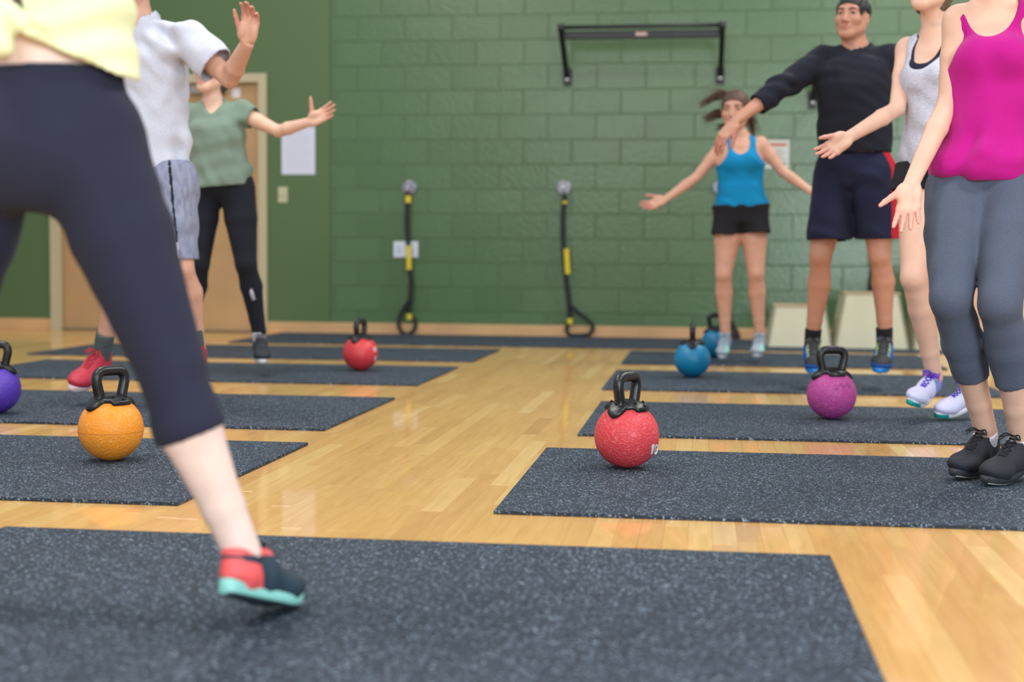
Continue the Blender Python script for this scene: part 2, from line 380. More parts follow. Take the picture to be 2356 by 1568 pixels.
STRAP = mat('black_webbing', (30, 31, 36), 0.75, 0.3, 300); YEL = mat('yellow_webbing', (214, 190, 40), 0.6); DISC = mat('grey_anchor_metal', (140, 140, 148), 0.35, metal=0.6)
def strap(ax, ay, path, loop, yel, lab, knob=True, w=0.032):
    c = at(ax, ay, YW); org = V3(c[0], YW, c[2]); root = empty('suspension_strap', org); tag(root, lab, 'strap', 'suspension straps hanging on the wall')
    L = lambda p, dy=0.0: at(p[0], p[1], YW-0.05-dy) - org
    n = 20; dsk = MB(); dsk.tube([(0, -0.001, 0), (0, -0.014, 0), (0, -0.02, 0)], [0.062, 0.062, 0.05], 24); an = dsk.build('anchor_disc', DISC, root, False)
    e = MB(); e.tube([(0.0, -0.02, 0.02), (0.0, -0.06, 0.01), (0.0, -0.06, -0.03), (0.0, -0.02, -0.035)], 0.009, 8); e.build('anchor_hook', CHROME, an, True)
    s = MB(); s.tube(spline([L(p) for p in path], 6), w*0.62, 8, flat=0.35, side=(1, 0, 0)); s.build('webbing', STRAP, root, True)
    h_ = MB(); h_.tube(spline([L(p, 0.01) for p in loop], 8), 0.0165, 8); h_.build('handle_loop', STRAP, root, True)
    for (x0, y0), (x1, y1), ww in yel:
        y = MB(); y.tube([L((x0, y0), 0.022), L((x1, y1), 0.022)], ww, 8, flat=0.22, side=(1, 0, 0)); y.build('yellow_tab', YEL, root, False)
loop1 = [(941, 690), (925, 718), (917, 740), (922, 760), (938, 768), (953, 758), (956, 742), (950, 730), (943, 722)]
strap(942, 432, [(938, 440), (937, 500), (939, 560), (942, 610), (946, 650), (944, 690), (940, 718)], loop1, [((939, 450), (939, 466), 0.022), ((940, 565), (941, 620), 0.021), ((942, 722), (942, 734), 0.024)], 'black and yellow suspension strap with a round loop, leftmost on the wall')
loop2 = [(1312, 702), (1330, 718), (1355, 738), (1364, 752), (1356, 768), (1335, 771), (1312, 770), (1304, 760), (1306, 748), (1311, 738)]
strap(1298, 432, [(1299, 445), (1295, 500), (1296, 560), (1300, 620), (1306, 670), (1310, 705), (1311, 735)], loop2, [((1299, 462), (1299, 468), 0.018), ((1303, 572), (1306, 630), 0.021), ((1311, 732), (1311, 745), 0.022)], 'black and yellow suspension strap with a triangular loop, in open wall between two floor mats')
loop3 = [(1674, 715), (1684, 742), (1696, 765), (1698, 778), (1690, 776), (1680, 758), (1674, 742)]
strap(1656, 432, [(1657, 445), (1660, 520), (1668, 600), (1674, 660), (1676, 700), (1675, 730)], loop3, [((1672, 560), (1674, 610), 0.02), ((1675, 734), (1675, 744), 0.022)], 'black suspension strap hanging behind the person in the blue tank top')
strap(2012, 432, [(2012, 445), (2012, 520), (2010, 600), (2008, 630), (2004, 660), (2004, 690)], [(2004, 690), (2014, 715), (2024, 745), (2014, 764), (1998, 762), (1992, 740), (2000, 715)], [((2004, 700), (2004, 712), 0.022)], 'black suspension strap hanging behind the middle plywood box')

# plyometric boxes
PLY = mat('birch_plywood', (196, 192, 164), 0.6, 0.1, 40, 0.05, 4)
PLYE = mat('plywood_edge', (176, 160, 124), 0.7, 0.1, 60, 0.1, 8)
def plyo(cx, y0, wb, wt, hgt, lab):
    root = empty('plyometric_box', (cx, y0+wb/2, 0.010)); tag(root, lab, 'box', 'tapered plywood jump boxes')
    db = wb*0.94; dt = wt*0.94; t = 0.018
    def pan(name, q, n):   # q: 4 corner pts, n: inward
        n = unit(n); v = [np.asarray(p) for p in q] + [np.asarray(p)+n*t for p in q]
        o = obj(name, v, [(0,1,2,3),(7,6,5,4),(0,4,5,1),(1,5,6,2),(2,6,7,3),(3,7,4,0)], PLY if 'top' not in name else PLYE, root)
        bm = bmesh.new(); bm.from_mesh(o.data); bmesh.ops.recalc_face_normals(bm, faces=bm.faces); bm.to_mesh(o.data); bm.free()
    B = [(-wb/2, -db/2, 0), (wb/2, -db/2, 0), (wb/2, db/2, 0), (-wb/2, db/2, 0)]; T = [(-wt/2, -dt/2, hgt-t), (wt/2, -dt/2, hgt-t), (wt/2, dt/2, hgt-t), (-wt/2, dt/2, hgt-t)]
    for i in range(4):
        j = (i+1) % 4; c = (np.asarray(B[i])+B[j])/2; pan(('front_panel', 'side_panel', 'back_panel', 'side_panel')[i], [B[i], B[j], T[j], T[i]], -c)
    q = [(x*1.02, y*1.02, hgt) for x, y, z in T]; pan('top_panel', q, V3(0, 0, -1))
plyo(0.742, 10.68, 0.485, 0.385, 0.315, 'low tapered plywood jump box, shortest, left of the black-shirted jumper\'s legs')
plyo(1.266, 10.62, 0.545, 0.405, 0.415, 'middle-height tapered plywood jump box behind the black-shirted jumper')
plyo(1.86, 10.60, 0.60, 0.44, 0.62, 'tall tapered plywood jump box behind the gray capri leggings')
plyo(2.50, 10.58, 0.64, 0.46, 0.78, 'tallest tapered plywood jump box at the right edge')

# ------------------------------------------------------------------ kettlebells
def ball_mat(name, rgb, crack, rough=0.42):
    M = bpy.data.materials.new(name); M.use_nodes = True; nt = M.node_tree; b = nt.nodes['Principled BSDF']
    c = lin(rgb); b.inputs['Roughness'].default_value = rough; b.inputs['Base Color'].default_value = (*c, 1)
    tc = nt.nodes.new('ShaderNodeTexCoord')
    nz = nt.nodes.new('ShaderNodeTexNoise'); nz.inputs['Scale'].default_value = 16
    nt.links.new(tc.outputs['Object'], nz.inputs['Vector'])
    s1 = nt.nodes.new('ShaderNodeVectorMath'); s1.operation = 'SCALE'; s1.inputs['Scale'].default_value = 0.03
    nt.links.new(nz.outputs['Color'], s1.inputs[0])
    ad = nt.nodes.new('ShaderNodeVectorMath'); ad.operation = 'ADD'; nt.links.new(tc.outputs['Object'], ad.inputs[0]); nt.links.new(s1.outputs[0], ad.inputs[1])
    v = nt.nodes.new('ShaderNodeTexVoronoi'); v.feature = 'DISTANCE_TO_EDGE'; v.inputs['Scale'].default_value = 72
    nt.links.new(ad.outputs[0], v.inputs['Vector'])
    r = nt.nodes.new('ShaderNodeMapRange'); r.inputs['From Min'].default_value = 0.0; r.inputs['From Max'].default_value = 0.10; r.inputs['To Min'].default_value = 1.0; r.inputs['To Max'].default_value = 0.0
    nt.links.new(v.outputs['Distance'], r.inputs['Value'])
    bp = nt.nodes.new('ShaderNodeBump'); bp.inputs['Strength'].default_value = crack; bp.inputs['Distance'].default_value = 0.0022
    nt.links.new(r.outputs['Result'], bp.inputs['Height']); nt.links.new(bp.outputs['Normal'], b.inputs['Normal'])
    mx = nt.nodes.new('ShaderNodeMix'); mx.data_type = 'RGBA'; mx.inputs['A'].default_value = (*c, 1); mx.inputs['B'].default_value = (*[min(1, x*1.3+0.07) for x in c], 1)
    ml = nt.nodes.new('ShaderNodeMath'); ml.operation = 'MULTIPLY'; ml.inputs[1].default_value = 0.8*min(1, crack*1.5)
    nt.links.new(r.outputs['Result'], ml.inputs[0]); nt.links.new(ml.outputs[0], mx.inputs['Factor']); nt.links.new(mx.outputs['Result'], b.inputs['Base Color'])
    return M
KBLK = mat('black_gloss_plastic', (24, 24, 27), 0.36); SCREW = mat('screw_black', (40, 42, 44), 0.3, metal=0.5)
WHITE = mat('white_print', (232, 226, 228), 0.5); MARK = mat('marker_ink', (72, 36, 66), 0.6)
KR = 0.1
def sph(th, ph, R): return V3(R*math.sin(th)*math.cos(ph), R*math.sin(th)*math.sin(ph), KR+R*math.cos(th))
def kettlebell(px, py, rot, rgb, name, lab, crack=0.5, z0=0.010):
    d = _f*F_ + _r*(px-W_/2) + _u*(H_/2-py); loc = CAM + d*(z0-CAM[2])/d[2]
    loc[1] += 0.035; loc[0] += 0.035*d[0]/d[1]
    root = empty('kettlebell', (loc[0], loc[1], z0)); tag(root, lab, 'kettlebell', 'rubber ball kettlebells on the mats'); root.rotation_euler.z = math.radians(rot)
    MB().sphere((0, 0, KR), KR, 64, 40).build('ball', ball_mat(name, rgb, crack), root, True)
    # saddle collar: lobes run down under the handle feet and out to the screw wings
    n = 72; mth = 9; v = []; f = []
    for j in range(n):
        ph = 2*math.pi*j/n; c = abs(math.cos(ph)); s = abs(math.sin(ph))
        edge = math.radians(33 + 21*max(0, (c-0.86)/0.14)**1.2 + 7*min(1, max(0, (s-0.80)/0.05)))
        for i in range(mth+1):
            v.append(sph(edge*i/mth, ph, KR+(0.013 if i < mth else 0.010)))
        v.append(sph(edge, ph, KR-0.004))
    st = mth+2
    for j in range(n):
        k = (j+1) % n
        for i in range(st-1): f.append((j*st+i, j*st+i+1, k*st+i+1, k*st+i))
    col = obj('collar', v, f, KBLK, root, True)
    for ph in (90, 270, 62, 118, 242, 298):
        k = MB()
        th = math.radians(33 if ph in (90, 270) else 25); q = sph(th, math.radians(ph), KR+0.0125); nrm = unit(q-V3(0, 0, KR)); k.tube([q, q+nrm*0.004, q+nrm*0.006], [0.0052, 0.0052, 0.003], 8); k.build('screw', SCREW, col, False)
    path = [(-0.056, 0, 0.160), (-0.046, 0, 0.182), (-0.0425, 0, 0.203), (-0.048, 0, 0.228), (-0.0525, 0, 0.252), (-0.047, 0, 0.2715), (-0.030, 0, 0.2805), (0, 0, 0.2815)]
    path = path + [(-x, y, z) for x, y, z in reversed(path[:-1])]
    pts = spline(path, 5); rad = []
    for p in pts:
        zz = p[2]; rad.append(0.0165 if zz > 0.21 else 0.0165 + 0.002*((0.21-zz)/0.05))
    MB().tube(pts, rad, 14).build('handle', KBLK, root, True)
    return root, loc
def on_ball(root, loc, px, py):
    """local point on the ball seen at a pixel"""
    d = unit(_f*F_ + _r*(px-W_/2) + _u*(H_/2-py)); c = V3(loc[0], loc[1], loc[2]+KR); oc = CAM-c; b = oc@d; q = oc@oc-KR**2
    disc = b*b-q; t = -b-math.sqrt(max(disc, 0)); P = CAM+d*t
    a = -root.rotation_euler.z; P = P-V3(loc[0], loc[1], loc[2]); return V3(P[0]*math.cos(a)-P[1]*math.sin(a), P[0]*math.sin(a)+P[1]*math.cos(a), P[2])
near, nloc = kettlebell(1441, 1079, 62, (214, 62, 70), 'red_cracked_rubber', 'red kettlebell with a white 10 and crackled rubber, nearest, in sharp focus', 0.75)
ok_, _ = kettlebell(256, 1062, 61, (243, 146, 32), 'orange_rubber', 'orange kettlebell on the mat behind the striding leg', 0.5)
MB().tube([(0.1002*math.cos(t*math.pi/36), 0.1002*math.sin(t*math.pi/36), 0.094) for t in range(73)], 0.0008, 5, caps=False).build('mould_seam', mat('orange_seam', (214, 128, 34), 0.5), ok_, True)
kettlebell(-10, 953, 8, (82, 52, 170), 'purple_rubber', 'purple kettlebell cut off by the left edge', 0.25)
fr, floc = kettlebell(829, 853, 78, (212, 58, 66), 'red_smooth_rubber', 'red kettlebell far back on the left, blurred, near the wall strap', 0.12)
kettlebell(1592, 868, 90, (6, 124, 168), 'blue_rubber_a', 'blue kettlebell with its handle edge-on, nearer of the two blue ones', 0.10)
kettlebell(1648, 823, 4, (6, 116, 160), 'blue_rubber_b', 'blue kettlebell with its handle broadside, in front of the blue tank top jumper\'s foot', 0.10)
mg, mloc = kettlebell(1912, 965, 18, (178, 62, 140), 'magenta_cracked_rubber', 'magenta kettlebell with black handwritten scribbles and crackled rubber', 0.75)
def stroke(mb, root, loc, pts, r, name=None):
    q = [on_ball(root, loc, *p) for p in pts]; q = [p + unit(p-V3(0, 0, KR))*0.0006 for p in spline(q, 4)]
    mb.tube(q, r, 6)
def decal(root, loc, polys, mt, name):
    """flat print wrapped on the ball: polygons given on the photo's ball"""
    k = MB()
    for P in polys:
        q = [on_ball(root, loc, *p) for p in P]; q = [p + unit(p-V3(0, 0, KR))*0.0008 for p in q]; k.add(q, [tuple(range(len(q)))])
    return k.build(name, mt, root)
# the number 10, slanted heavy figures wrapped round the right side of the near ball
def fig_quad(a, b, wd): return [(a[0]-wd, a[1]), (a[0]+wd, a[1]), (b[0]+wd, b[1]), (b[0]-wd, b[1])]
one = [fig_quad((1503.5, 1021), (1502.3, 1027), 2.5), fig_quad((1502.3, 1027), (1501.1, 1033), 2.5), fig_quad((1501.1, 1033), (1499.9, 1039), 2.5), fig_quad((1499.9, 1039), (1498.7, 1044), 2.5), [(1497.5, 1028), (1501.5, 1021), (1503.5, 1021), (1501, 1028.5)]]
def ring(cx, cy, rx, ry, tx, ty, sk, n=16):
    out = []
    for i in range(n):
        a, b = 2*math.pi*i/n, 2*math.pi*(i+1)/n
        P = lambda t, X, Y: (cx+X*math.cos(t)-sk*Y*math.sin(t), cy+Y*math.sin(t))
        out.append([P(a, rx, ry), P(b, rx, ry), P(b, rx-tx, ry-ty), P(a, rx-tx, ry-ty)])
    return out
decal(near, nloc, one + ring(1509.2, 1032.3, 3.9, 12.0, 2.3, 5.0, 0.10), WHITE, 'number_10')
k = MB()
for pts in ([(1922, 885), (1924, 897), (1930, 888), (1934, 884)], [(1934, 880), (1939, 890), (1941, 896)], [(1941, 884), (1945, 891), (1949, 881), (1952, 891)], [(1955, 884), (1955, 893)]): stroke(k, mg, mloc, pts, 0.0010)
k.build('marker_scribble', MARK, mg)
decal(fr, floc, ring(862.5, 803, 3.4, 5.5, 1.6, 2.2, 0), WHITE, 'white_print'); decal(fr, floc, ring(863.5, 824, 2.4, 5.0, 1.2, 2.2, 0), WHITE, 'white_print')
# ------------------------------------------------------------------ implicit surfaces for bodies and clothes
class Cone:
    def __init__(s, a, b, r1, r2): s.a = np.asarray(a, float); s.b = np.asarray(b, float); s.r1 = r1; s.r2 = r2
    def box(s):
        r = max(s.r1, s.r2); return np.minimum(s.a, s.b)-r, np.maximum(s.a, s.b)+r
    def ev(s, X, Y, Z):
        ba = s.b-s.a; L2 = max(ba@ba, 1e-12)
        px, py, pz = X-s.a[0], Y-s.a[1], Z-s.a[2]
        t = np.clip((px*ba[0]+py*ba[1]+pz*ba[2])/L2, 0, 1)
        return np.sqrt((px-t*ba[0])**2+(py-t*ba[1])**2+(pz-t*ba[2])**2)-(s.r1+(s.r2-s.r1)*t)
class ECone:
    """tapered limb with an elliptical section: (w, d) half sizes along lat and across it"""
    def __init__(s, a, b, w1, w2, lat):
        s.a = np.asarray(a, float); s.b = np.asarray(b, float); s.w1 = w1; s.w2 = w2
        s.ax = unit(s.b-s.a); lat = np.asarray(lat, float); s.lat = unit(lat-s.ax*(lat@s.ax)); s.dp = np.cross(s.ax, s.lat)
    def box(s):
        r = max(s.w1+s.w2); return np.minimum(s.a, s.b)-r, np.maximum(s.a, s.b)+r
    def ev(s, X, Y, Z):
        L = np.linalg.norm(s.b-s.a); px, py, pz = X-s.a[0], Y-s.a[1], Z-s.a[2]
        h = px*s.ax[0]+py*s.ax[1]+pz*s.ax[2]; t = np.clip(h/L, 0, 1); e = h-t*L
        x = px*s.lat[0]+py*s.lat[1]+pz*s.lat[2]; y = px*s.dp[0]+py*s.dp[1]+pz*s.dp[2]
        w = s.w1[0]+(s.w2[0]-s.w1[0])*t; d = s.w1[1]+(s.w2[1]-s.w1[1])*t; m_ = np.minimum(w, d)*0.5
        k0 = np.sqrt((x/w)**2+(y/d)**2+(e/m_)**2); k1 = np.sqrt((x/w**2)**2+(y/d**2)**2+(e/m_**2)**2)+1e-6
        return k0*(k0-1)/k1
class Ell:
    def __init__(s, c, r, R=None): s.c = np.asarray(c, float); s.r = np.asarray(r, float); s.R = np.eye(3) if R is None else np.asarray(R, float)
    def box(s):
        r = max(s.r); return s.c-r, s.c+r
    def ev(s, X, Y, Z):
        px, py, pz = X-s.c[0], Y-s.c[1], Z-s.c[2]; k0 = 0; k1 = 0
        for i in range(3):
            q = px*s.R[i][0]+py*s.R[i][1]+pz*s.R[i][2]; k0 = k0+(q/s.r[i])**2; k1 = k1+(q/s.r[i]**2)**2
        k0 = np.sqrt(k0); return k0*(k0-1)/(np.sqrt(k1)+1e-6)
def smin(a, b, k):
    h = np.maximum(k-np.abs(a-b), 0)/k; return np.minimum(a, b)-h*h*k*0.25
class Field:
    def __init__(s, lo, hi, h):
        s.h = h; s.lo = np.asarray(lo, float); n = np.ceil((np.asarray(hi)-s.lo)/h).astype(int)+1; s.n = n
        s.ax = [(s.lo[i]+h*np.arange(n[i])).astype(np.float32) for i in range(3)]; s.F = np.full(tuple(n), 0.25, np.float32)
    @staticmethod
    def around(prims, h, pad=0.05):
        lo = np.min([p[0].box()[0] for p in prims], 0)-pad; hi = np.max([p[0].box()[1] for p in prims], 0)+pad; return Field(lo, hi, h)
    def sl(s, lo, hi):
        a = np.clip(np.floor((lo-s.lo)/s.h).astype(int), 0, s.n); b = np.clip(np.ceil((hi-s.lo)/s.h).astype(int)+1, 0, s.n)
        return None if (b <= a).any() else tuple(slice(int(i), int(j)) for i, j in zip(a, b))
    def grid(s, sl): return s.ax[0][sl[0]][:, None, None], s.ax[1][sl[1]][None, :, None], s.ax[2][sl[2]][None, None, :]
    def add(s, p, k=0.03, pad=None):
        pad = max(k, 0.03) if pad is None else pad
        lo, hi = p.box(); sl = s.sl(lo-pad, hi+pad)
        if sl is not None: s.F[sl] = smin(s.F[sl], p.ev(*s.grid(sl)).astype(np.float32), k)
    def sub(s, p, k=0.008):
        lo, hi = p.box(); sl = s.sl(lo-0.03, hi+0.03)
        if sl is not None: s.F[sl] = -smin(-s.F[sl], p.ev(*s.grid(sl)).astype(np.float32), k)
    def adds(s, prims):
        for p, k in prims: s.add(p, k)
        return s
    def sample(s, P):
        q = (np.asarray(P)-s.lo)/s.h; i = np.clip(np.floor(q).astype(int), 0, s.n-2); f = np.clip(q-i, 0, 1); out = 0
        for dx in (0, 1):
            for dy in (0, 1):
                for dz in (0, 1):
                    w = (f[:, 0] if dx else 1-f[:, 0])*(f[:, 1] if dy else 1-f[:, 1])*(f[:, 2] if dz else 1-f[:, 2])
                    out = out + w*s.F[i[:, 0]+dx, i[:, 1]+dy, i[:, 2]+dz]
        return out
    def mesh(s, smooth=1):
        F = s.F; S = F < 0; a = S[:-1]; 
        n = np.zeros(tuple(np.array(F.shape)-1), np.uint8)
        for dx in (0, 1):
            for dy in (0, 1):
                for dz in (0, 1):
                    n += S[dx:S.shape[0]-1+dx, dy:S.shape[1]-1+dy, dz:S.shape[2]-1+dz]
        I, J, K = np.nonzero((n > 0) & (n < 8)); idx = np.full(n.shape, -1, np.int32); idx[I, J, K] = np.arange(len(I))
        acc = np.zeros((len(I), 3)); cnt = np.zeros(len(I))
        cs = [(0,0,0),(1,0,0),(0,1,0),(1,1,0),(0,0,1),(1,0,1),(0,1,1),(1,1,1)]
        vals = [F[I+c[0], J+c[1], K+c[2]].astype(float) for c in cs]
        for p, q in [(0,1),(2,3),(4,5),(6,7),(0,2),(1,3),(4,6),(5,7),(0,4),(1,5),(2,6),(3,7)]:
            va, vb = vals[p], vals[q]; m_ = (va < 0) != (vb < 0); t = np.where(m_, va/np.where(m_, va-vb, 1), 0)
            pa, pb = np.array(cs[p]), np.array(cs[q])
            acc += np.where(m_[:, None], pa+(pb-pa)*t[:, None], 0); cnt += m_
        V = s.lo + s.h*(np.stack([I, J, K], 1)+acc/cnt[:, None])
        faces = []
        for axis in range(3):
            A = [slice(None)]*3; B = [slice(None)]*3; A[axis] = slice(0, -1); B[axis] = slice(1, None)
            s0, s1 = S[tuple(A)], S[tuple(B)]; ch = np.nonzero(s0 != s1); e = np.stack(ch, 1)
            o1, o2 = [(1, 2), (2, 0), (0, 1)][axis]
            ok = (e[:, o1] > 0) & (e[:, o2] > 0) & (e[:, o1] < F.shape[o1]-1) & (e[:, o2] < F.shape[o2]-1); e = e[ok]; flip = s0[tuple(e.T)]
            def cell(d1, d2):
                c = e.copy(); c[:, o1] -= d1; c[:, o2] -= d2; return idx[c[:, 0], c[:, 1], c[:, 2]]
            q = np.stack([cell(1, 1), cell(0, 1), cell(0, 0), cell(1, 0)], 1)
            q[~flip] = q[~flip][:, ::-1]; faces.append(q)
        Q = np.concatenate(faces) if faces else np.zeros((0, 4), int)
        Q = Q[(Q >= 0).all(1)]
        for _ in range(smooth):
            sm = np.zeros_like(V); c = np.zeros(len(V))
            for u, v in ((0, 1), (1, 2), (2, 3), (3, 0)):
                for ax in range(3):
                    sm[:, ax] += np.bincount(Q[:, u], V[Q[:, v], ax], len(V)) + np.bincount(Q[:, v], V[Q[:, u], ax], len(V))
                c += np.bincount(Q[:, u], minlength=len(V)) + np.bincount(Q[:, v], minlength=len(V))
            V = np.where(c[:, None] > 0, 0.5*V+0.5*sm/np.maximum(c, 1)[:, None], V)
        return V, Q
def compact(V, Q):
    u, inv = np.unique(Q.ravel(), return_inverse=True); return V[u], inv.reshape(Q.shape)
def fold_noise(X, Y, Z, terms):
    d = 0
    for tm in terms:
        amp, k, wk, ph = tm[:4]
        if len(tm) > 4: amp = amp*np.exp(-((X-tm[4][0])**2+(Y-tm[4][1])**2+(Z-tm[4][2])**2)/tm[5]**2)
        w_ = np.sin(X*wk[0]+Y*wk[1]+Z*wk[2]+2*ph); d = d + amp*(0.55+0.45*np.sin(X*wk[1]*0.9+Z*wk[0]*0.9+Y*wk[2]+ph*3))*np.sin(X*k[0]+Y*k[1]+Z*k[2]+ph+1.9*w_)
    return d
def rand_folds(seed, amp, freq, direction, n=3, spread=0.5, at_=None, rad=0.15):
    r_ = np.random.default_rng(seed); out = []
    for i in range(n):
        k = unit(np.asarray(direction, float)+r_.normal(0, spread, 3))*freq*r_.uniform(.6, 1.5)
        out.append((1.5*amp*r_.uniform(.6, 1)/n**0.5, k, r_.normal(0, 14, 3), r_.uniform(0, 6)) + (() if at_ is None else (at_, rad)))
    return out
def garment(name, parent, base, prims, off, mt, h=0.008, planes=(), subs=(), folds=(), open_=True, thick=0.003, smooth=1, slots=None):
    Fd = Field.around(prims, h, pad=0.05+off); Fd.adds(prims); Fd.F -= off
    if len(folds):
        g = Fd.grid((slice(None),)*3); m_ = np.abs(Fd.F) < 0.06
        D = fold_noise(*g, folds); Fd.F = np.where(m_, Fd.F+D.astype(np.float32), Fd.F)
    F0 = Fd.F.copy()
    g = Fd.grid((slice(None),)*3)
    for pl in planes:
        p, nrm = np.asarray(pl[0], float), unit(pl[1]); d = (g[0]-p[0])*nrm[0]+(g[1]-p[1])*nrm[1]+(g[2]-p[2])*nrm[2]
        if len(pl) > 2:
            w = (g[0]-p[0])**2+(g[1]-p[1])**2+(g[2]-p[2])**2 < pl[2]**2; Fd.F = np.where(w, np.maximum(Fd.F, d), Fd.F).astype(np.float32)
        else: Fd.F = np.maximum(Fd.F, d).astype(np.float32)
    for sb in subs: Fd.sub(sb, 0.004)
    V, Q = Fd.mesh(smooth)
    if open_:
        F1 = Fd.F; Fd.F = F0; C = V[Q].mean(1); keep = Fd.sample(C) > -max(0.007, 0.9*h); Fd.F = F1; Q = Q[keep]
    V, Q = compact(V, Q)
    o = obj(name, V, Q, mt, parent, True, base)
    if slots is not None:
        C = V[Q].mean(1); o.data.polygons.foreach_set('material_index', slots(C).astype(np.int32))
    if thick:
        md = o.modifiers.new('thickness', 'SOLIDIFY'); md.thickness = thick; md.offset = -1
    return o

def hand_prims(w, d, n, thumb, size=0.18, curl=(18, 22, 24, 30), spread=1.0, tcurl=15, topen=38, base_curl=10):
    """palm, four fingers and thumb; d points to the fingers, n out of the palm, thumb to the thumb's side"""
    d = unit(d); n = unit(n-d*(n@d)); t = np.cross(d, n); t = t if t@np.asarray(thumb) > 0 else -t; s = size/0.18; pr = []
    K = []
    for i, (o, ln) in enumerate([(0.027, 0.090), (0.009, 0.094), (-0.010, 0.089), (-0.027, 0.081)]):
        a = w + (t*o*0.55 + d*0.012)*s; b = w + (t*o + d*ln - n*0.002)*s; K.append(b)
        pr.append((ECone(a, b, (0.0125*s, 0.0125*s), (0.0112*s, 0.0095*s), t), 0.014))
    pr.append((Ell(w+(t*0.024+d*0.038+n*0.008)*s, (0.0165*s, 0.030*s, 0.015*s), [t, unit(d+0.35*t), n]), 0.012))
    pr.append((Ell(w+(-t*0.022+d*0.035+n*0.006)*s, (0.013*s, 0.030*s, 0.013*s), [t, d, n]), 0.012))
    for i, (L, r1) in enumerate([(0.070, 0.0083), (0.079, 0.0086), (0.073, 0.0081), (0.057, 0.0072)]):
        p = K[i]; ang = math.radians(base_curl); yaw = math.radians((1.5-i)*5.5*spread); dd = unit(d*math.cos(yaw)+t*math.sin(yaw)); cu = math.radians(curl[i])
        for seg, (fr, ra, rb) in enumerate([(0.46, 1.06, 0.95), (0.30, 0.95, 0.86), (0.24, 0.86, 0.70)]):
            v = dd*math.cos(ang)+n*math.sin(ang); q = p+v*L*fr*s
            pr.append((Cone(p, q, r1*ra*s, r1*rb*s), 0.0035 if seg else 0.005)); p = q; ang += cu
    p = w+(t*0.028+d*0.030+n*0.006)*s; ang = math.radians(topen); v = unit(t*math.sin(ang)+d*math.cos(ang)+n*0.25); c = math.radians(tcurl)
    q = p+v*0.040*s; pr.append((Cone(p, q, 0.0125*s, 0.0100*s), 0.010)); p = q
    v = unit(v*math.cos(c)+d*math.sin(c)*0.7+n*math.sin(c)*0.5); q = p+v*0.028*s; pr.append((Cone(p, q, 0.0098*s, 0.0088*s), 0.004)); p = q
    v = unit(v*math.cos(c)+d*math.sin(c)); q = p+v*0.022*s; pr.append((Cone(p, q, 0.0088*s, 0.0068*s), 0.004))
    return pr

def head_prims(c, f, u, s=1.0, fem=False):
    f = unit(f); u = unit(u-f*(np.asarray(u)@f)); r = np.cross(f, u); R = [r, f, u]
    P = lambda x, y, z: c+(r*x+f*y+u*z)*s
    E = lambda x, y, z, a, b, d: Ell(P(x, y, z), (a*s, b*s, d*s), R)
    jw = 0.92 if fem else 1.0; pr = [(E(0, -0.008, 0.026, 0.074, 0.094, 0.086), 0.02), (E(0, 0.030, -0.035, 0.058*jw, 0.058, 0.078), 0.03),
          (E(0, 0.0655, -0.102, 0.021*jw, 0.018, 0.016), 0.022), (Cone(P(-0.030, 0.066, 0.022), P(0.030, 0.066, 0.022), 0.021*s, 0.021*s), 0.02)]
    for k in (-1, 1):
        pr.append((Cone(P(k*0.056*jw, 0.004, -0.055), P(k*0.018, 0.062, -0.098), 0.019*s, 0.017*s), 0.028))
        pr.append((E(k*0.043, 0.060, -0.026, 0.021, 0.020, 0.020), 0.022))
        pr.append((E(k*0.0755, -0.008, -0.014, 0.008, 0.019, 0.031), 0.006)); pr.append((E(k*0.079, -0.012, -0.004, 0.0055, 0.019, 0.020), 0.006))
    pr.append((Cone(P(0, 0.086, 0.004), P(0, 0.1055, -0.036), 0.0075*s, 0.0115*s), 0.012))
    for k in (-1, 1): pr.append((E(k*0.0125, 0.094, -0.0405, 0.0085, 0.011, 0.0075), 0.007))
    pr.append((E(0, 0.0790, -0.069, 0.022, 0.011, 0.016), 0.014))
    return pr, P, R
def lips_curve(P):
    up = [P(-0.023, 0.0760, -0.0690), P(-0.010, 0.0880, -0.0650), P(0, 0.0890, -0.0660), P(0.010, 0.0880, -0.0650), P(0.023, 0.0760, -0.0690)]
    lo = [P(-0.021, 0.0765, -0.0725), P(-0.009, 0.0860, -0.0785), P(0.009, 0.0860, -0.0785), P(0.021, 0.0765, -0.0725)]
    return up, lo

def skin_mat(name, rgb, lip):
    M = mat(name, rgb, 0.5, 0.15, 240, 0.05, 22, spec=0.4, sss=0.12); nt = M.node_tree; b = nt.nodes['Principled BSDF']
    src = b.inputs['Base Color'].links[0].from_socket
    a = nt.nodes.new('ShaderNodeAttribute'); a.attribute_name = 'flush'
    mx = nt.nodes.new('ShaderNodeMix'); mx.data_type = 'RGBA'; mx.inputs['B'].default_value = (*lin(lip), 1)
    nt.links.new(a.outputs['Fac'], mx.inputs['Factor']); nt.links.new(src, mx.inputs['A']); nt.links.new(mx.outputs['Result'], b.inputs['Base Color']); return M

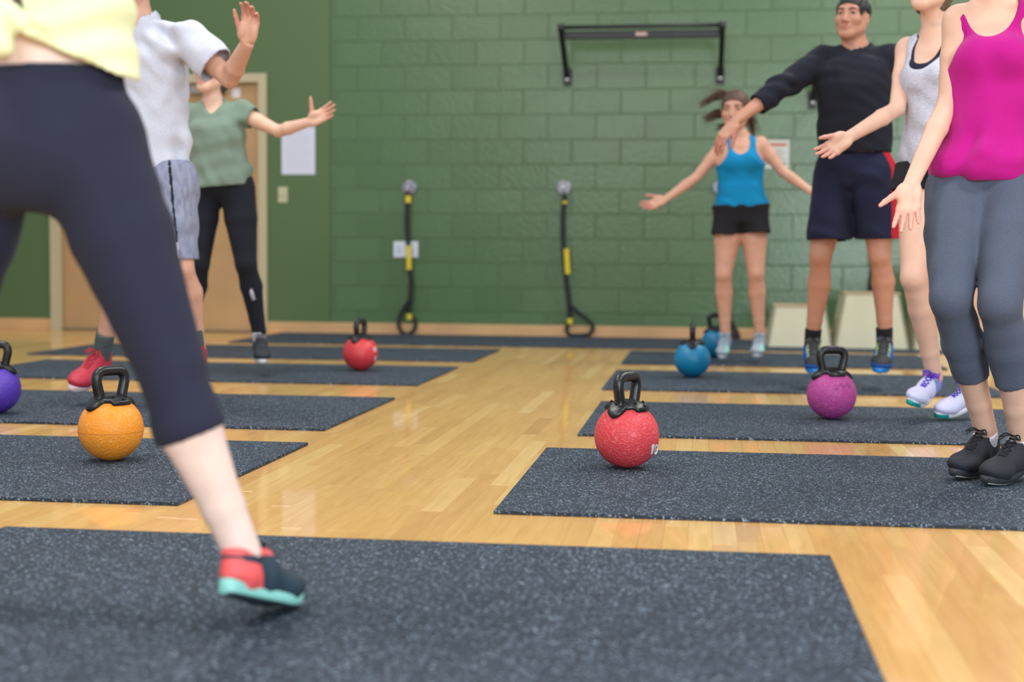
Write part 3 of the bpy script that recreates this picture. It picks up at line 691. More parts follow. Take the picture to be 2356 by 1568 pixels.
class Person:
    """one continuous body; clothes, hair and shoes are its children"""
    def __init__(s, label, Y0, joints, male, skin, h=0.008, face_cam=1, k=1.0, group='people exercising', headf=None, headu=(0, 0, 1), hands=(), head_s=1.0):
        s.Y0 = Y0; s.j = {n: at(v[0], v[1], Y0+v[2]) for n, v in joints.items()}; j = s.j; s.male = male; s.h = h; s.label = label; s.k = k; s.skin = skin
        s.base = V3(j['pel'][0], j['pel'][1], 0.010)
        s.latp = unit(j['hipB']-j['hipA']); s.latc = unit(j['shB']-j['shA'])
        up = unit(j['neck']-j['pel']); s.up = up; s.fw = unit(np.cross(s.latc, up))*face_cam; s.fwp = unit(np.cross(s.latp, up))*face_cam
        M = male; pel, ch, nk = j['pel'], j['chest'], j['neck']; L = lambda a, b, t: a+(b-a)*t
        hw, wd, cw = (0.158, 0.148, 0.165) if M else (0.162, 0.124, 0.140)
        T = []
        T.append((ECone(pel-up*0.055*k, pel+up*0.03*k, (hw*0.90*k, 0.105*k), (hw*k, 0.112*k), s.latp), 0.02))
        wst = L(pel, ch, 0.52); s.wst = wst
        T.append((ECone(pel+up*0.03*k, wst, (hw*0.97*k, 0.108*k), (wd*k, 0.092*k), (s.latp+s.latc)/2), 0.02))
        T.append((ECone(wst, ch, (wd*k, 0.092*k), (cw*k, 0.108*k), s.latc), 0.02))
        shm = (j['shA']+j['shB'])/2; uc = L(ch, nk, 0.55)
        T.append((ECone(ch, uc, (cw*k, 0.108*k), (0.135*k, 0.080*k), s.latc), 0.02))
        T.append((ECone(uc, nk, (0.130*k, 0.078*k), (0.062*k, 0.056*k), s.latc), 0.03))
        for q in ('A', 'B'):
            T.append((Cone(L(nk, ch, 0.26), j['sh'+q]-up*0.006, 0.044*k, (0.050 if M else 0.040)*k), 0.035))
            T.append((Ell(j['hip'+q]*0.45+pel*0.55-s.fwp*0.055*k-up*0.03*k, (0.088*k, 0.078*k, 0.092*k), [s.latp, s.fwp, up]), 0.03))
            if not M: T.append((Ell(L(ch, j['sh'+q], 0.40)+s.fw*0.075*k-up*0.035*k, (0.060*k, 0.052*k, 0.060*k), [s.latc, s.fw, up]), 0.03))
            else: T.append((Ell(L(ch, j['sh'+q], 0.42)+s.fw*0.055*k, (0.075*k, 0.050*k, 0.058*k), [s.latc, s.fw, up]), 0.04))
        s.torso = T
        s.neckp = [(Cone(nk-up*0.03, j['head']-s.up*0.03, (0.060 if M else 0.050)*k, (0.055 if M else 0.046)*k), 0.035)]
        s.arm = {}; s.leg = {}; s.upleg = {}; s.fore = {}
        for q in ('A', 'B'):
            sh, el, wr = j['sh'+q], j['el'+q], j['wr'+q]; g = (1.0 if M else 0.83)*k
            s.arm[q] = [(Cone(sh, L(sh, el, 0.45), 0.053*g, 0.047*g), 0.025), (Cone(L(sh, el, 0.45), el, 0.047*g, 0.037*g), 0.01)]
            s.fore[q] = [(Cone(el, L(el, wr, 0.30), 0.036*g, 0.040*g), 0.012), (ECone(L(el, wr, 0.30), wr, (0.040*g, 0.038*g), (0.028*g, 0.021*g), s.hand_lat(hands, q, wr-el)), 0.01)]
            hp, kn, an = j['hip'+q], j['kn'+q], j['an'+q]; g = (1.0 if M else 0.97)*k
            back = -unit(np.cross(s.latp, unit(hp-an)))*face_cam
            s.upleg[q] = [(Cone(hp, L(hp, kn, 0.4), 0.090*g, 0.081*g), 0.03), (Cone(L(hp, kn, 0.4), kn, 0.081*g, 0.052*g), 0.012), (Ell(kn-back*0.014*g-unit(kn-hp)*0.01, (0.042*g, 0.042*g, 0.046*g)), 0.02)]
            cf = L(kn, an, 0.30)+back*0.018*g; s.leg[q] = [(Cone(kn, cf, 0.047*g, 0.054*g), 0.015), (Cone(cf, L(kn, an, 0.74)+back*0.006, 0.054*g, 0.0365*g), 0.012), (Cone(L(kn, an, 0.74)+back*0.006, an, 0.0365*g, 0.0335*g), 0.01)]
        s.hands = {}
        for q, d, n, th, kw in hands:
            s.hands[q] = hand_prims(j['wr'+q], np.asarray(d, float), np.asarray(n, float), np.asarray(th, float), size=(0.19 if M else 0.172)*k, **kw)
        s.headf = s.fw if headf is None else np.asarray(headf, float); s.hp, s.P, s.R = head_prims(j['head'], s.headf, np.asarray(headu, float), (1.0 if M else 0.95)*k*head_s, not M); s.hs = (1.0 if M else 0.95)*k*head_s
    def hand_lat(s, hands, q, ax):
        for h_ in hands:
            if h_[0] == q: return np.cross(unit(ax), np.asarray(h_[2], float))
        return V3(0, 0, 1) if abs(unit(ax)[2]) < 0.9 else V3(1, 0, 0)
    def build_body(s):
        allp = s.torso+s.neckp+sum(s.arm.values(), [])+sum(s.fore.values(), [])+sum(s.upleg.values(), [])+sum(s.leg.values(), [])
        hd = s.hp; hn = sum(s.hands.values(), [])
        Fd = Field.around(allp+hd+hn, s.h, 0.03); Fd.adds(allp); Fd.adds(hd)
        # coarse body with the head and hands cut out; finer pieces of the same surface fill them in
        cuts = []; parts = []
        jh = s.j['head']
        reg = [(hd+s.neckp+s.torso, jh+s.up*(-0.012), 0.155*s.hs, 0.0036 if s.Y0 < 8.5 else 0.0045, True)]
        for q, pr in s.hands.items():
            pts = np.array([p[0].box()[0] for p in pr]+[p[0].box()[1] for p in pr]); c = (pts.min(0)+pts.max(0))/2
            reg.append((pr+s.fore[q], c, 0.115*s.k*(1.06 if s.male else 1), 0.0034, False))
        for pr, c, rad, hh, ishead in reg:
            f2 = Field(c-rad-0.02, c+rad+0.02, hh)
            if ishead:
                for p in s.torso+s.neckp+sum(s.arm.values(), []): f2.add(*p)
                for p in s.hp: f2.add(*p)
                for k in (-1, 1):
                    f2.sub(Ell(s.P(k*0.033, 0.096, 0.001), np.array((0.0185, 0.019, 0.0115))*s.hs, s.R), 0.010)
                up, lo = lips_curve(s.P)
                for L_ in (up, lo):
                    for a, b in zip(L_[:-1], L_[1:]): f2.add(Cone(a, b, 0.0050*s.hs, 0.0050*s.hs), 0.004)
                for k in (-1, 1):
                    e = s.P(k*0.033, 0.0755, 0.0)
                    f2.add(Ell(e, np.array((0.0165, 0.0125, 0.0130))*s.hs, s.R), 0.005)
                    f2.sub(Ell(s.P(k*0.033, 0.0905, -0.0005), np.array((0.0130, 0.009, 0.0040))*s.hs, s.R), 0.003)
                    f2.sub(Ell(s.P(k*0.083, -0.004, -0.010), np.array((0.004, 0.010, 0.017))*s.hs, s.R), 0.004)
            else:
                for p in s.arm[[q for q in s.hands if s.hands[q] == pr[:len(s.hands[q])]][0]]: f2.add(*p)
                for p in pr[len(pr)-len(s.fore['A']):]: f2.add(*p)
                g2 = Field(c-rad-0.02, c+rad+0.02, hh)
                for p in pr[:len(pr)-len(s.fore['A'])]: g2.add(*p)
                f2.F = smin(f2.F, g2.F, 0.012)
            V, Q = f2.mesh(1); C = V[Q].mean(1); Q = Q[np.linalg.norm(C-c, axis=1) < rad]; parts.append(compact(V, Q)); cuts.append((c, rad-0.012))
        V, Q = Fd.mesh(1); C = V[Q].mean(1)
        for c, r_ in cuts: ok = np.linalg.norm(C-c, axis=1) > r_; Q = Q[ok]; C = C[ok]
        V, Q = compact(V, Q); Vs, Qs, n = [V], [Q], len(V)
        for v, q in parts: Vs.append(v); Qs.append(q+n); n += len(v)
        V = np.concatenate(Vs); Q = np.concatenate(Qs)
        s.o = obj('person', V, Q, s.skin, None, True, s.base); tag(s.o, s.label, 'person', 'people exercising on the mats')
        fl = np.zeros(len(V)); up, lo = lips_curve(s.P); near_ = np.linalg.norm(V-jh, axis=1) < 0.2; d = np.full(near_.sum(), 9.)
        for L_ in (up, lo):
            for a, b in zip(L_[:-1], L_[1:]):
                d = np.minimum(d, Cone(a, b, 0.0062*s.hs, 0.0062*s.hs).ev(*V[near_].T))
        fl[near_] = np.clip(1-d/0.003, 0, 1)*0.6
        for q in s.hands:   # pinker palms and finger ends
            e = s.j['wr'+q]; dd = np.linalg.norm(V-e, axis=1); m_ = dd < 0.24*s.k
            for p, _ in s.hands[q][6:]:
                fl[m_] = np.maximum(fl[m_], 0.38*np.clip(1-p.ev(*V[m_].T)/0.004, 0, 1))
        a = s.o.data.attributes.new('flush', 'FLOAT', 'POINT'); a.data.foreach_set('value', fl.astype(np.float32))
        return s.o
    def eyes(s, iris=(50, 32, 24), brow=(28, 22, 20), look=0.0):
        EW = mat('eye_white', (222, 214, 210), 0.25); IR = mat('iris_%d_%d_%d' % iris, iris, 0.2)
        r, f, u = s.R
        for k in (-1, 1):
            c = s.P(k*0.033, 0.0748, 0.0); m_ = MB().sphere((0, 0, 0), 0.0122*s.hs, 20, 14)
            ln = unit(f+r*look); V = [c+V3(*p) for p in m_.v]
            o = obj('eye', V, m_.f, [EW, IR], s.o, True, s.base)
            for p in o.data.polygons:
                cc = np.mean([m_.v[i] for i in p.vertices], 0)
                if unit(cc)@ln > 0.80: p.material_index = 1
            b = MB(); pts = [s.P(k*0.013, 0.0935, 0.0195), s.P(k*0.028, 0.0945, 0.0240), s.P(k*0.042, 0.0855, 0.0235), s.P(k*0.054, 0.0705, 0.0165)]
            b.tube(spline(pts, 5), [0.0034*s.hs]*11+[0.003*s.hs, 0.0026*s.hs, 0.002*s.hs, 0.0014*s.hs, 0.0008*s.hs][:5], 7, flat=0.7); la_ = MB(); la_.tube(spline([s.P(k*0.0195, 0.0835, 0.0022), s.P(k*0.033, 0.0890, 0.0050), s.P(k*0.0475, 0.0815, 0.0024)], 5), 0.0014*s.hs, 6); la_.build('eyelash', mat('lash_dark', (24, 20, 20), 0.8), s.o, True, s.base); b2 = b.build('eyebrow', mat('brow_%d' % brow[0], brow, 0.8), s.o, True, s.base)
    def part(s, name, prims, off, mt, h=None, **kw): return garment(name, s.o, s.base, prims, off, mt, h or s.h, **kw)
    def hair_cap(s, mt, thick=0.008, line=0.0, long_=False):
        pr = [(Ell(s.P(0, -0.010, 0.028), np.array((0.0755, 0.095, 0.0865))*s.hs, s.R), 0.01)]
        if long_: pr.append((Ell(s.P(0, -0.045, -0.03), np.array((0.066, 0.055, 0.085))*s.hs, s.R), 0.03))
        fold = rand_folds(5, 0.0025, 260, s.R[0], 3, .6)
        return garment('hair', s.o, s.base, pr, thick, mt, 0.005, planes=[(s.P(0, -0.02, -0.07-(.06 if long_ else 0)), -s.R[2]+0*s.R[1])],
            subs=[Ell(s.P(0, 0.110, -0.035+line), np.array((0.092, 0.082, 0.092))*s.hs, s.R), Ell(s.P(0.090, 0.016, -0.030), np.array((0.05, 0.034, 0.062))*s.hs, s.R), Ell(s.P(-0.090, 0.016, -0.030), np.array((0.05, 0.034, 0.062))*s.hs, s.R)], folds=fold, open_=False, thick=0)

# ------------------------------------------------------------------ shoes
def shoe(pers, ankle, toe, mats, slotf, L=0.28, up_hint=None, laces=None, sole_m=None, label=None, roll=0.0, sock=None, sock_h=0.05, shin=None, h=0.0045, sole_slots=None, lace_bow=True, lateral=None):
    """running shoe: upper with collar, sole and laces; ankle is the joint, toe where the tip goes"""
    k = L/0.28
    pr = [(Ell((0.222, 0, 0.040), (0.056, 0.045, 0.031)), 0.02), (ECone((0.205, 0, 0.042), (0.12, 0, 0.052), (0.044, 0.032), (0.038, 0.047), (0, 1, 0)), 0.03),
          (ECone((0.12, 0, 0.050), (0.055, 0, 0.050), (0.038, 0.046), (0.034, 0.050), (0, 1, 0)), 0.03), (ECone((0.045, 0, 0.045), (0.040, 0, 0.090), (0.034, 0.044), (0.032, 0.040), (0, 1, 0)), 0.03),
          (Cone((0.115, 0, 0.085), (0.090, 0, 0.104), 0.026, 0.024), 0.02)]
    Fd = Field.around(pr, h, 0.02); Fd.adds(pr); F0 = Fd.F.copy(); g = Fd.grid((slice(None),)*3)
    Fd.F = np.maximum(Fd.F, 0.016-g[2]+0*g[0]+0*g[1]); Fd.F = np.maximum(Fd.F, (g[2]-0.098-0.15*(g[0]-0.04))+0*g[1]).astype(np.float32)
    Fd.sub(Ell((0.060, 0, 0.112), (0.040, 0.026, 0.034)), 0.004)
    V, Q = Fd.mesh(1); V = V*k; zc = V[:, 2]
    # toe spring
    def bend(P):
        P = P.copy(); x = P[:, 0]/k; P[:, 2] += k*0.020*np.clip((x-0.18)/0.10, 0, 1)**2; return P
    X = unit(np.asarray(toe)-ankle); ref = np.asarray(up_hint if up_hint is not None else (0, 0, 1), float)
    # aim so the ankle sits in the collar and the toe tip meets its mark
    la = V3(0.052, 0, 0.092)*k; lt = V3(0.275, 0, 0.045)*k; ld = unit(lt-la)
    Yv = unit(np.cross(ref, X)); Zv = np.cross(X, Yv)
    if roll: Yv, Zv = Yv*math.cos(roll)+Zv*math.sin(roll), Zv*math.cos(roll)-Yv*math.sin(roll)
    ang = math.atan2(ld[2], ld[0]); Xv = X*math.cos(ang)-Zv*math.sin(ang)*1.0; Zw = Zv*math.cos(ang)+X*math.sin(ang)
    # rotate the frame so that ld maps to X
    Xv = unit(X*math.cos(-ang)+Zv*math.sin(-ang)); Zw = np.cross(Xv, Yv)
    M3 = np.stack([Xv, Yv, Zw], 1)
    T = lambda P: (np.atleast_2d(P)-la)@M3.T + ankle
    Cl = V[Q].mean(1)/k
    o = obj('shoe', T(bend(V)), Q, mats, pers.o, True, pers.base)
    o.data.polygons.foreach_set('material_index', slotf(Cl).astype(np.int32))
    if label: o['label'] = label
    # sole
    xs = np.linspace(-0.002, 0.283, 26); rings = []
    def halfw(x):
        t = np.clip((x+0.004)/0.290, 0, 1); return 0.0485*(np.sin(np.pi*t**0.82)**0.32)*(0.80+0.20*np.cos((t-0.74)*5.2))
    n = 12; v = []; f = []
    for x in xs:
        w = max(halfw(x), 0.003); zb = 0.0; zt = 0.026 + 0.006*np.clip((0.10-x)/0.1, 0, 1)
        for i in range(n):
            a = 2*math.pi*(i+.5)/n; cx, cz = math.cos(a), math.sin(a); q = 0.28
            v.append((x, w*abs(cx)**q*np.sign(cx)*(1.0 if cz > 0 else 0.94), (zb+zt)/2+(zt-zb)/2*abs(cz)**q*np.sign(cz)))
    for i in range(len(xs)-1):
        for j in range(n): f.append((i*n+j, (i+1)*n+j, (i+1)*n+(j+1) % n, i*n+(j+1) % n))
    f.append(tuple(range(n))); f.append(tuple(reversed(range((len(xs)-1)*n, len(xs)*n))))
    v = np.array(v)*k; so = obj('sole', T(bend(v)), f, sole_m, o, True, pers.base)
    if sole_slots is not None:
        for p in so.data.polygons: p.material_index = int(sole_slots(np.mean(v[list(p.vertices)], 0)/k))
    bm = bmesh.new(); bm.from_mesh(so.data); bmesh.ops.recalc_face_normals(bm, faces=bm.faces); bm.to_mesh(so.data); bm.free()
    if laces is not None:
        Fd.F = F0
        def top(x, y):
            zz = np.linspace(0.13, 0.03, 60); val = Fd.sample(np.stack([np.full(60, x), np.full(60, y), zz], 1)); i = np.argmax(val < 0); return zz[i] if val[i] < 0 else 0.05
        mb = MB(); rows = [0.105, 0.120, 0.135, 0.150, 0.165, 0.180]
        for i, x in enumerate(rows):
            w = 0.017-0.0012*i
            for sg in (-1, 1):
                x2 = rows[min(i+1, 5)]; pts = []
                for t in np.linspace(0, 1, 6):
                    xx = x+(x2-x)*t; yy = sg*w*(1-2*t); pts.append(V3(xx, yy, top(xx, yy)+0.003))
                mb.tube(T(bend(np.array(pts)*k)), 0.0026*k, 6)
        if lace_bow:
            for sg in (-1, 1):
                b0 = V3(0.103, 0, top(0.103, 0)+0.004); pts = spline([b0, b0+V3(0.012, sg*0.022, 0.010), b0+V3(0.030, sg*0.036, 0.0), b0+V3(0.018, sg*0.016, 0.006), b0], 5); mb.tube(T(bend(np.array(pts)*k)), 0.0023*k, 6)
                pts = spline([b0, b0+V3(0.02, sg*0.012, 0.008), b0+V3(0.045, sg*0.026, -0.004)], 5); mb.tube(T(bend(np.array(pts)*k)), 0.0023*k, 6)
        lo = mb.build('laces', laces, o, True, pers.base); lo['kind'] = 'stuff'
    if sock is not None and shin is not None:
        sh = unit(np.asarray(shin)-ankle); a0 = T(np.array([[0.062*k, 0, 0.060*k]]))[0]
        r_ = (0.040 if pers.male else 0.0365)*pers.k
        p = [(Cone(a0, ankle+sh*(sock_h+0.03), 0.036*k, r_), 0.02)]
        garment('sock', pers.o, pers.base, p, 0.0015, sock, 0.005, planes=[(ankle+sh*sock_h, sh)], open_=False, thick=0)
    return o
# ------------------------------------------------------------------ people
SK_TAN = skin_mat('skin_tan', (186, 134, 112), (160, 84, 80)); SK_MED = skin_mat('skin_medium', (206, 157, 135), (190, 100, 96)); SK_FAIR = skin_mat('skin_fair', (222, 179, 157), (208, 122, 116)); SK_PALE = skin_mat('skin_pale', (236, 208, 196), (214, 130, 124))
def fabric(name, rgb, bump=0.35, bs=420, var=0.06, vs=9, sheen=0.04, rough=0.85): return mat(name, rgb, rough, bump, bs, var, vs, spec=0.2, sheen=sheen, bdist=0.0015)
def heather(name, c1, c2, sc=90, stretch=(1, 1, 6)):
    M = fabric(name, c1); nt = M.node_tree; b = nt.nodes['Principled BSDF']; n = nt.nodes.new('ShaderNodeTexNoise'); n.inputs['Scale'].default_value = sc; n.inputs['Detail'].default_value = 4
    tc = nt.nodes.new('ShaderNodeTexCoord'); mp = nt.nodes.new('ShaderNodeMapping'); mp.inputs['Scale'].default_value = stretch
    nt.links.new(tc.outputs['Object'], mp.inputs['Vector']); nt.links.new(mp.outputs[0], n.inputs['Vector'])
    r = nt.nodes.new('ShaderNodeValToRGB'); r.color_ramp.elements[0].position = 0.38; r.color_ramp.elements[1].position = 0.62; r.color_ramp.elements[0].color = (*lin(c2), 1); r.color_ramp.elements[1].color = (*lin(c1), 1)
    nt.links.new(n.outputs['Fac'], r.inputs['Fac']); nt.links.new(r.outputs['Color'], b.inputs['Base Color']); return M
def pl(pers, px, py, dY, nrm, rad=None):
    p = at(px, py, pers.Y0+dY); return (p, nrm) if rad is None else (p, nrm, rad)
L_ = lambda a, b, t: a+(b-a)*t
BLK = fabric('black_knit', (38, 39, 48)); 
def shorts(P, mt, hemA, hemB, waist_y, r1=0.112, r2=0.108, folds=(), slots=None, h=None, wx=None, toward=1.0, name='shorts', kk=0.018):
    k = P.k; pr = [(ECone(p[0].a, p[0].b, tuple(w*1.06 for w in p[0].w1), tuple(w*1.05 for w in p[0].w2), p[0].lat), p[1]) for p in P.torso[:2]]
    cuts = []
    for q, hem in (('A', hemA), ('B', hemB)):
        hp, kn = P.j['hip'+q], P.j['kn'+q]; e = at(hem[0], hem[1], P.Y0+hem[2]); ax = unit(e-hp)
        pr.append((Cone(hp+P.up*0.01, e+ax*0.05, r1*k, r2*k), kk)); cuts.append((e, V3(0, 0, -1)+0.25*ax, 0.155*k))
        pr.append((P.torso[8 if False else 6][0], 0.05)) if False else None
    pr.append((Cone(P.j['pel']-P.up*0.06*k, P.j['pel']-P.up*0.085*k, 0.075*k, 0.058*k), 0.03))
    for i in (6, 9): pr.append(P.torso[i] if isinstance(P.torso[i][0], Ell) else P.torso[i])
    return P.part(name, pr, 0.006, mt, planes=cuts+[(at(P_px(P, 'pel')[0], waist_y, P.Y0), P.up)], folds=folds, slots=slots, h=h)
def sleeve(P, q, t, r0, r1, rad=0.115):
    sh, el, wr = P.j['sh'+q], P.j['el'+q], P.j['wr'+q]
    if t <= 1: e = L_(sh, el, t); ax = unit(el-sh); return [(Cone(sh, e+ax*0.03, r0, r1), 0.03)], (e, ax, rad)
    e = L_(el, wr, t-1); ax = unit(wr-el); return [(Cone(sh, el, r0, (r0+r1)/2), 0.03), (Cone(el, e+ax*0.03, (r0+r1)/2, r1), 0.012)], (e, ax, rad)
def P_px(P, n): return proj(P.j[n])

# --- person in black long sleeves and navy shorts, jumping -------------------------------------------------
def person_black():
    P = Person('jumping person in black long-sleeve shirt, navy red-striped shorts and blue running shoes', 7.2, dict(
        pel=(1964, 392, 0), chest=(1966, 205, -0.02), neck=(1968, 112, 0), head=(1961, 40, -0.03), shA=(1893, 138, 0.03), shB=(2047, 134, -0.03),
        elA=(1788, 208, -0.10), wrA=(1690, 280, -0.22), elB=(2100, 215, 0.06), wrB=(2132, 312, 0.0), hipA=(1920, 408, 0.045), hipB=(2010, 408, -0.045),
        knA=(1888, 592, -0.05), anA=(1868, 788, 0.04), knB=(2025, 590, -0.05), anB=(2037, 785, 0.04)), True, SK_TAN, 0.0075, k=1.05,
        headf=(-0.42, -0.90, 0.10), headu=(0.06, 0, 1), head_s=0.93,
        hands=[('A', (-0.11, -0.05, -0.15), (0.45, 0.55, -0.45), (0.6, -0.5, -0.5), dict(curl=(10, 12, 14, 18), spread=0.5, tcurl=10, topen=22, base_curl=14)), ('B', (0.05, 0, -0.2), (-1, 0, 0), (0, -1, 0), {})])
    o = P.build_body(); P.eyes(look=-0.25)
    P.hair_cap(mat('hair_black', (22, 20, 22), 0.55, 0.6, 500), 0.009)
    top = fabric('black_jersey', (28, 31, 42)); j = P.j
    sa, ca = sleeve(P, 'A', 1.46, 0.056, 0.040); sb, cb = sleeve(P, 'B', 1.9, 0.056, 0.036)
    pr = P.torso+sa+sb+[(ECone(j['pel']-P.up*0.03, j['chest'], (0.160, 0.125), (0.165, 0.115), P.latc), 0.03)]
    P.part('long_sleeve_shirt', [(p, k) for p, k in pr], 0.016, top, 0.007, planes=[ca, cb, pl(P, 1964, 353, 0, -P.up)],
        subs=[Cone(j['neck']-P.up*0.012+P.fw*0.012, j['neck']+P.up*0.16+P.fw*0.02, 0.066, 0.085)], folds=rand_folds(11, 0.0050, 24, (0.7, 0, 0.6), 4, 1.2)+rand_folds(12, 0.0016, 75, (0.6, 0, 0.5), 3, 1.3)+rand_folds(14, 0.014, 55, (0.7, 0, 0.7), 3, .3, L_(j['shA'], j['chest'], 0.25), 0.10)+rand_folds(15, 0.011, 60, j['elA']-j['shA'], 3, .3, j['elA'], 0.12)+rand_folds(16, 0.011, 45, (0.2, 0, 1), 3, .4, P.wst, 0.14))
    navy = fabric('navy_mesh', (29, 32, 56)); red = fabric('red_stripe', (176, 28, 44))
    lat = P.latp; pel = j['pel']
    def sl(C):
        x = (C-pel)@lat; f = (C-pel)@P.fwp; z = (C-pel)@P.up
        edge = 0.150+0.10*np.clip(-z/0.3, 0, 1)*0.35
        return (np.abs(x) > edge-0.012) & (np.abs(f+0.0) < 0.036)
    shorts(P, [navy, red], (1907, 553, -0.03), (2021, 550, -0.03), 352, 0.103, 0.097, rand_folds(13, 0.006, 30, (1, 0, 0.3), 3, .5), sl, 0.0075)
    # shoes
    blue = mat('shoe_blue', (22, 84, 168), 0.6, 0.3, 500); blk = mat('shoe_black_mesh', (34, 36, 44), 0.7, 0.4, 700); neon = mat('neon_green', (190, 214, 40), 0.5); sole = mat('sole_blue', (30, 128, 206), 0.5); wht = mat('sole_pale', (206, 216, 226), 0.5); lac = mat('lace_grey', (74, 74, 80), 0.7)
    def sf(C):
        s = np.zeros(len(C)); s[(C[:, 0] > 0.19) & (C[:, 2] > 0.048)] = 1; s[(np.abs(C[:, 1]) < 0.026) & (C[:, 0] > 0.07)] = 1; s[(C[:, 2] < 0.045) & (C[:, 0] > 0.15)] = 0
        s[(np.abs(np.abs(C[:, 1])-0.029) < 0.006) & (C[:, 0] > 0.09) & (C[:, 0] < 0.19) & (((C[:, 0]*1000) % 17) < 7) & (C[:, 2] > .05)] = 2; return s
    sock = fabric('sock_black', (30, 30, 36))
    for q, t in (('A', (1880, 862, -0.22)), ('B', (2020, 864, -0.22))):
        shoe(P, j['an'+q], at(t[0], t[1], 7.2+t[2]), [blue, blk, neon], sf, 0.295, up_hint=(0, -0.4, 1), laces=lac, sole_m=[sole, wht], sole_slots=lambda c: c[2] < 0.012, sock=sock, shin=j['kn'+q], sock_h=0.075, label='blue running shoe with black toe and neon eyelets')
    return P

def person_blue():
    Y = 9.0
    P = Person('jumping person in bright blue tank top and black shorts with flying brown hair', Y, dict(
        pel=(1705, 484, 0), chest=(1703, 378, -0.02), neck=(1702, 314, 0), head=(1692, 254, -0.02), shA=(1662, 336, 0), shB=(1750, 330, 0),
        elA=(1602, 408, -0.02), wrA=(1530, 459, -0.08), elB=(1800, 394, -0.02), wrB=(1866, 440, -0.08), hipA=(1678, 498, 0), hipB=(1733, 498, 0),
        knA=(1665, 632, -0.05), anA=(1669, 770, 0.02), knB=(1739, 630, -0.05), anB=(1748, 772, 0.02)), False, SK_MED, 0.008, k=1.02,
        headf=(-0.22, -0.97, -0.02), head_s=1.10, hands=[('A', (-0.9, -0.2, -0.35), (0.15, -0.75, 0.55), (-0.3, 0, 1), dict(curl=(8, 8, 10, 12), topen=30)), ('B', (0.9, -0.1, -0.3), (0, -0.8, 0.5), (0.3, 0, 1), {})])
    o = P.build_body(); P.eyes(iris=(52, 40, 34), brow=(52, 38, 32)); j = P.j
    hm = mat('hair_brown', (84, 58, 46), 0.55, 0.5, 400, 0.25, 60); cap = P.hair_cap(hm, 0.010, 0.004, True)
    r_ = np.random.default_rng(4); mb = MB()
    def clump(a, b, n, spread, sag, w=0.006):
        for i in range(n):
            s0 = a + r_.normal(0, 0.012, 3); e = b + np.array((r_.normal(0, 0.02), r_.normal(0, 0.03), r_.normal(0, spread))); m_ = (s0+e)/2+V3(0, 0, sag+r_.normal(0, 0.012))+r_.normal(0, 0.006, 3)
            mb.tube(spline([s0, m_, e], 6), np.linspace(w, w*0.15, 13), 5)
    hd = j['head']
    A = lambda x, y, d=0.0: at(x, y, Y+d)
    clump(A(1684, 222, 0.02), A(1614, 238, 0.03), 46, 0.016, 0.030); clump(A(1676, 262, 0.06), A(1622, 276, 0.06), 44, 0.016, 0.022); clump(A(1722, 240, 0.06), A(1735, 306, 0.06), 40, 0.03, 0.0); clump(A(1676, 280, 0.08), A(1652, 298, 0.08), 12, 0.02, 0.0)
    ho = mb.build('loose_hair', hm, P.o, True, P.base); ho['kind'] = 'stuff'
    tank = fabric('blue_tank', (14, 132, 186), sheen=0.0, var=0.02)
    nk = j['neck']
    P.part('tank_top', P.torso+[(ECone(j['pel']-P.up*0.01, P.wst, (0.148, 0.12), (0.125, 0.10), P.latc), 0.03)], 0.008, tank, 0.007, planes=[pl(P, 1703, 478, 0, -P.up)],
        subs=[Ell(nk+P.fw*0.10-P.up*0.035, (0.062, 0.14, 0.085), [P.latc, P.fw, P.up]), Cone(nk, nk+P.up*0.2, 0.07, 0.09)]+[Ell(j['sh'+q]+(j['sh'+q]-nk)*0.28-P.up*0.015, (0.072, 0.2, 0.098), [P.latc, P.fw, P.up]) for q in 'AB'],
        folds=rand_folds(21, 0.0035, 45, (0.4, 0, 1), 3, .6))
    shorts(P, fabric('black_shorts', (32, 32, 38)), (1669, 541, -0.035), (1741, 537, -0.035), 470, 0.086, 0.083, rand_folds(22, 0.003, 40, (1, 0, 0.3), 3, .5), None, 0.007, kk=0.03)
    gr = mat('shoe_grey', (150, 164, 178), 0.7, 0.4, 600); ws = mat('sole_grey', (176, 184, 192), 0.5); mint = mat('shoe_mint', (140, 214, 190), 0.5)
    for q, t in (('A', (1660, 822, -0.16)), ('B', (1741, 815, -0.16))):
        shoe(P, j['an'+q], at(t[0], t[1], Y+t[2]), [gr, mint], lambda C: ((C[:, 0] > 0.17) & (C[:, 1] > 0.02) & (C[:, 2] > .05)).astype(int), 0.25, up_hint=(0, -0.4, 1), laces=gr, sole_m=[ws], sock=gr, shin=j['kn'+q], sock_h=0.02, label='pale gray running shoe', lace_bow=True)

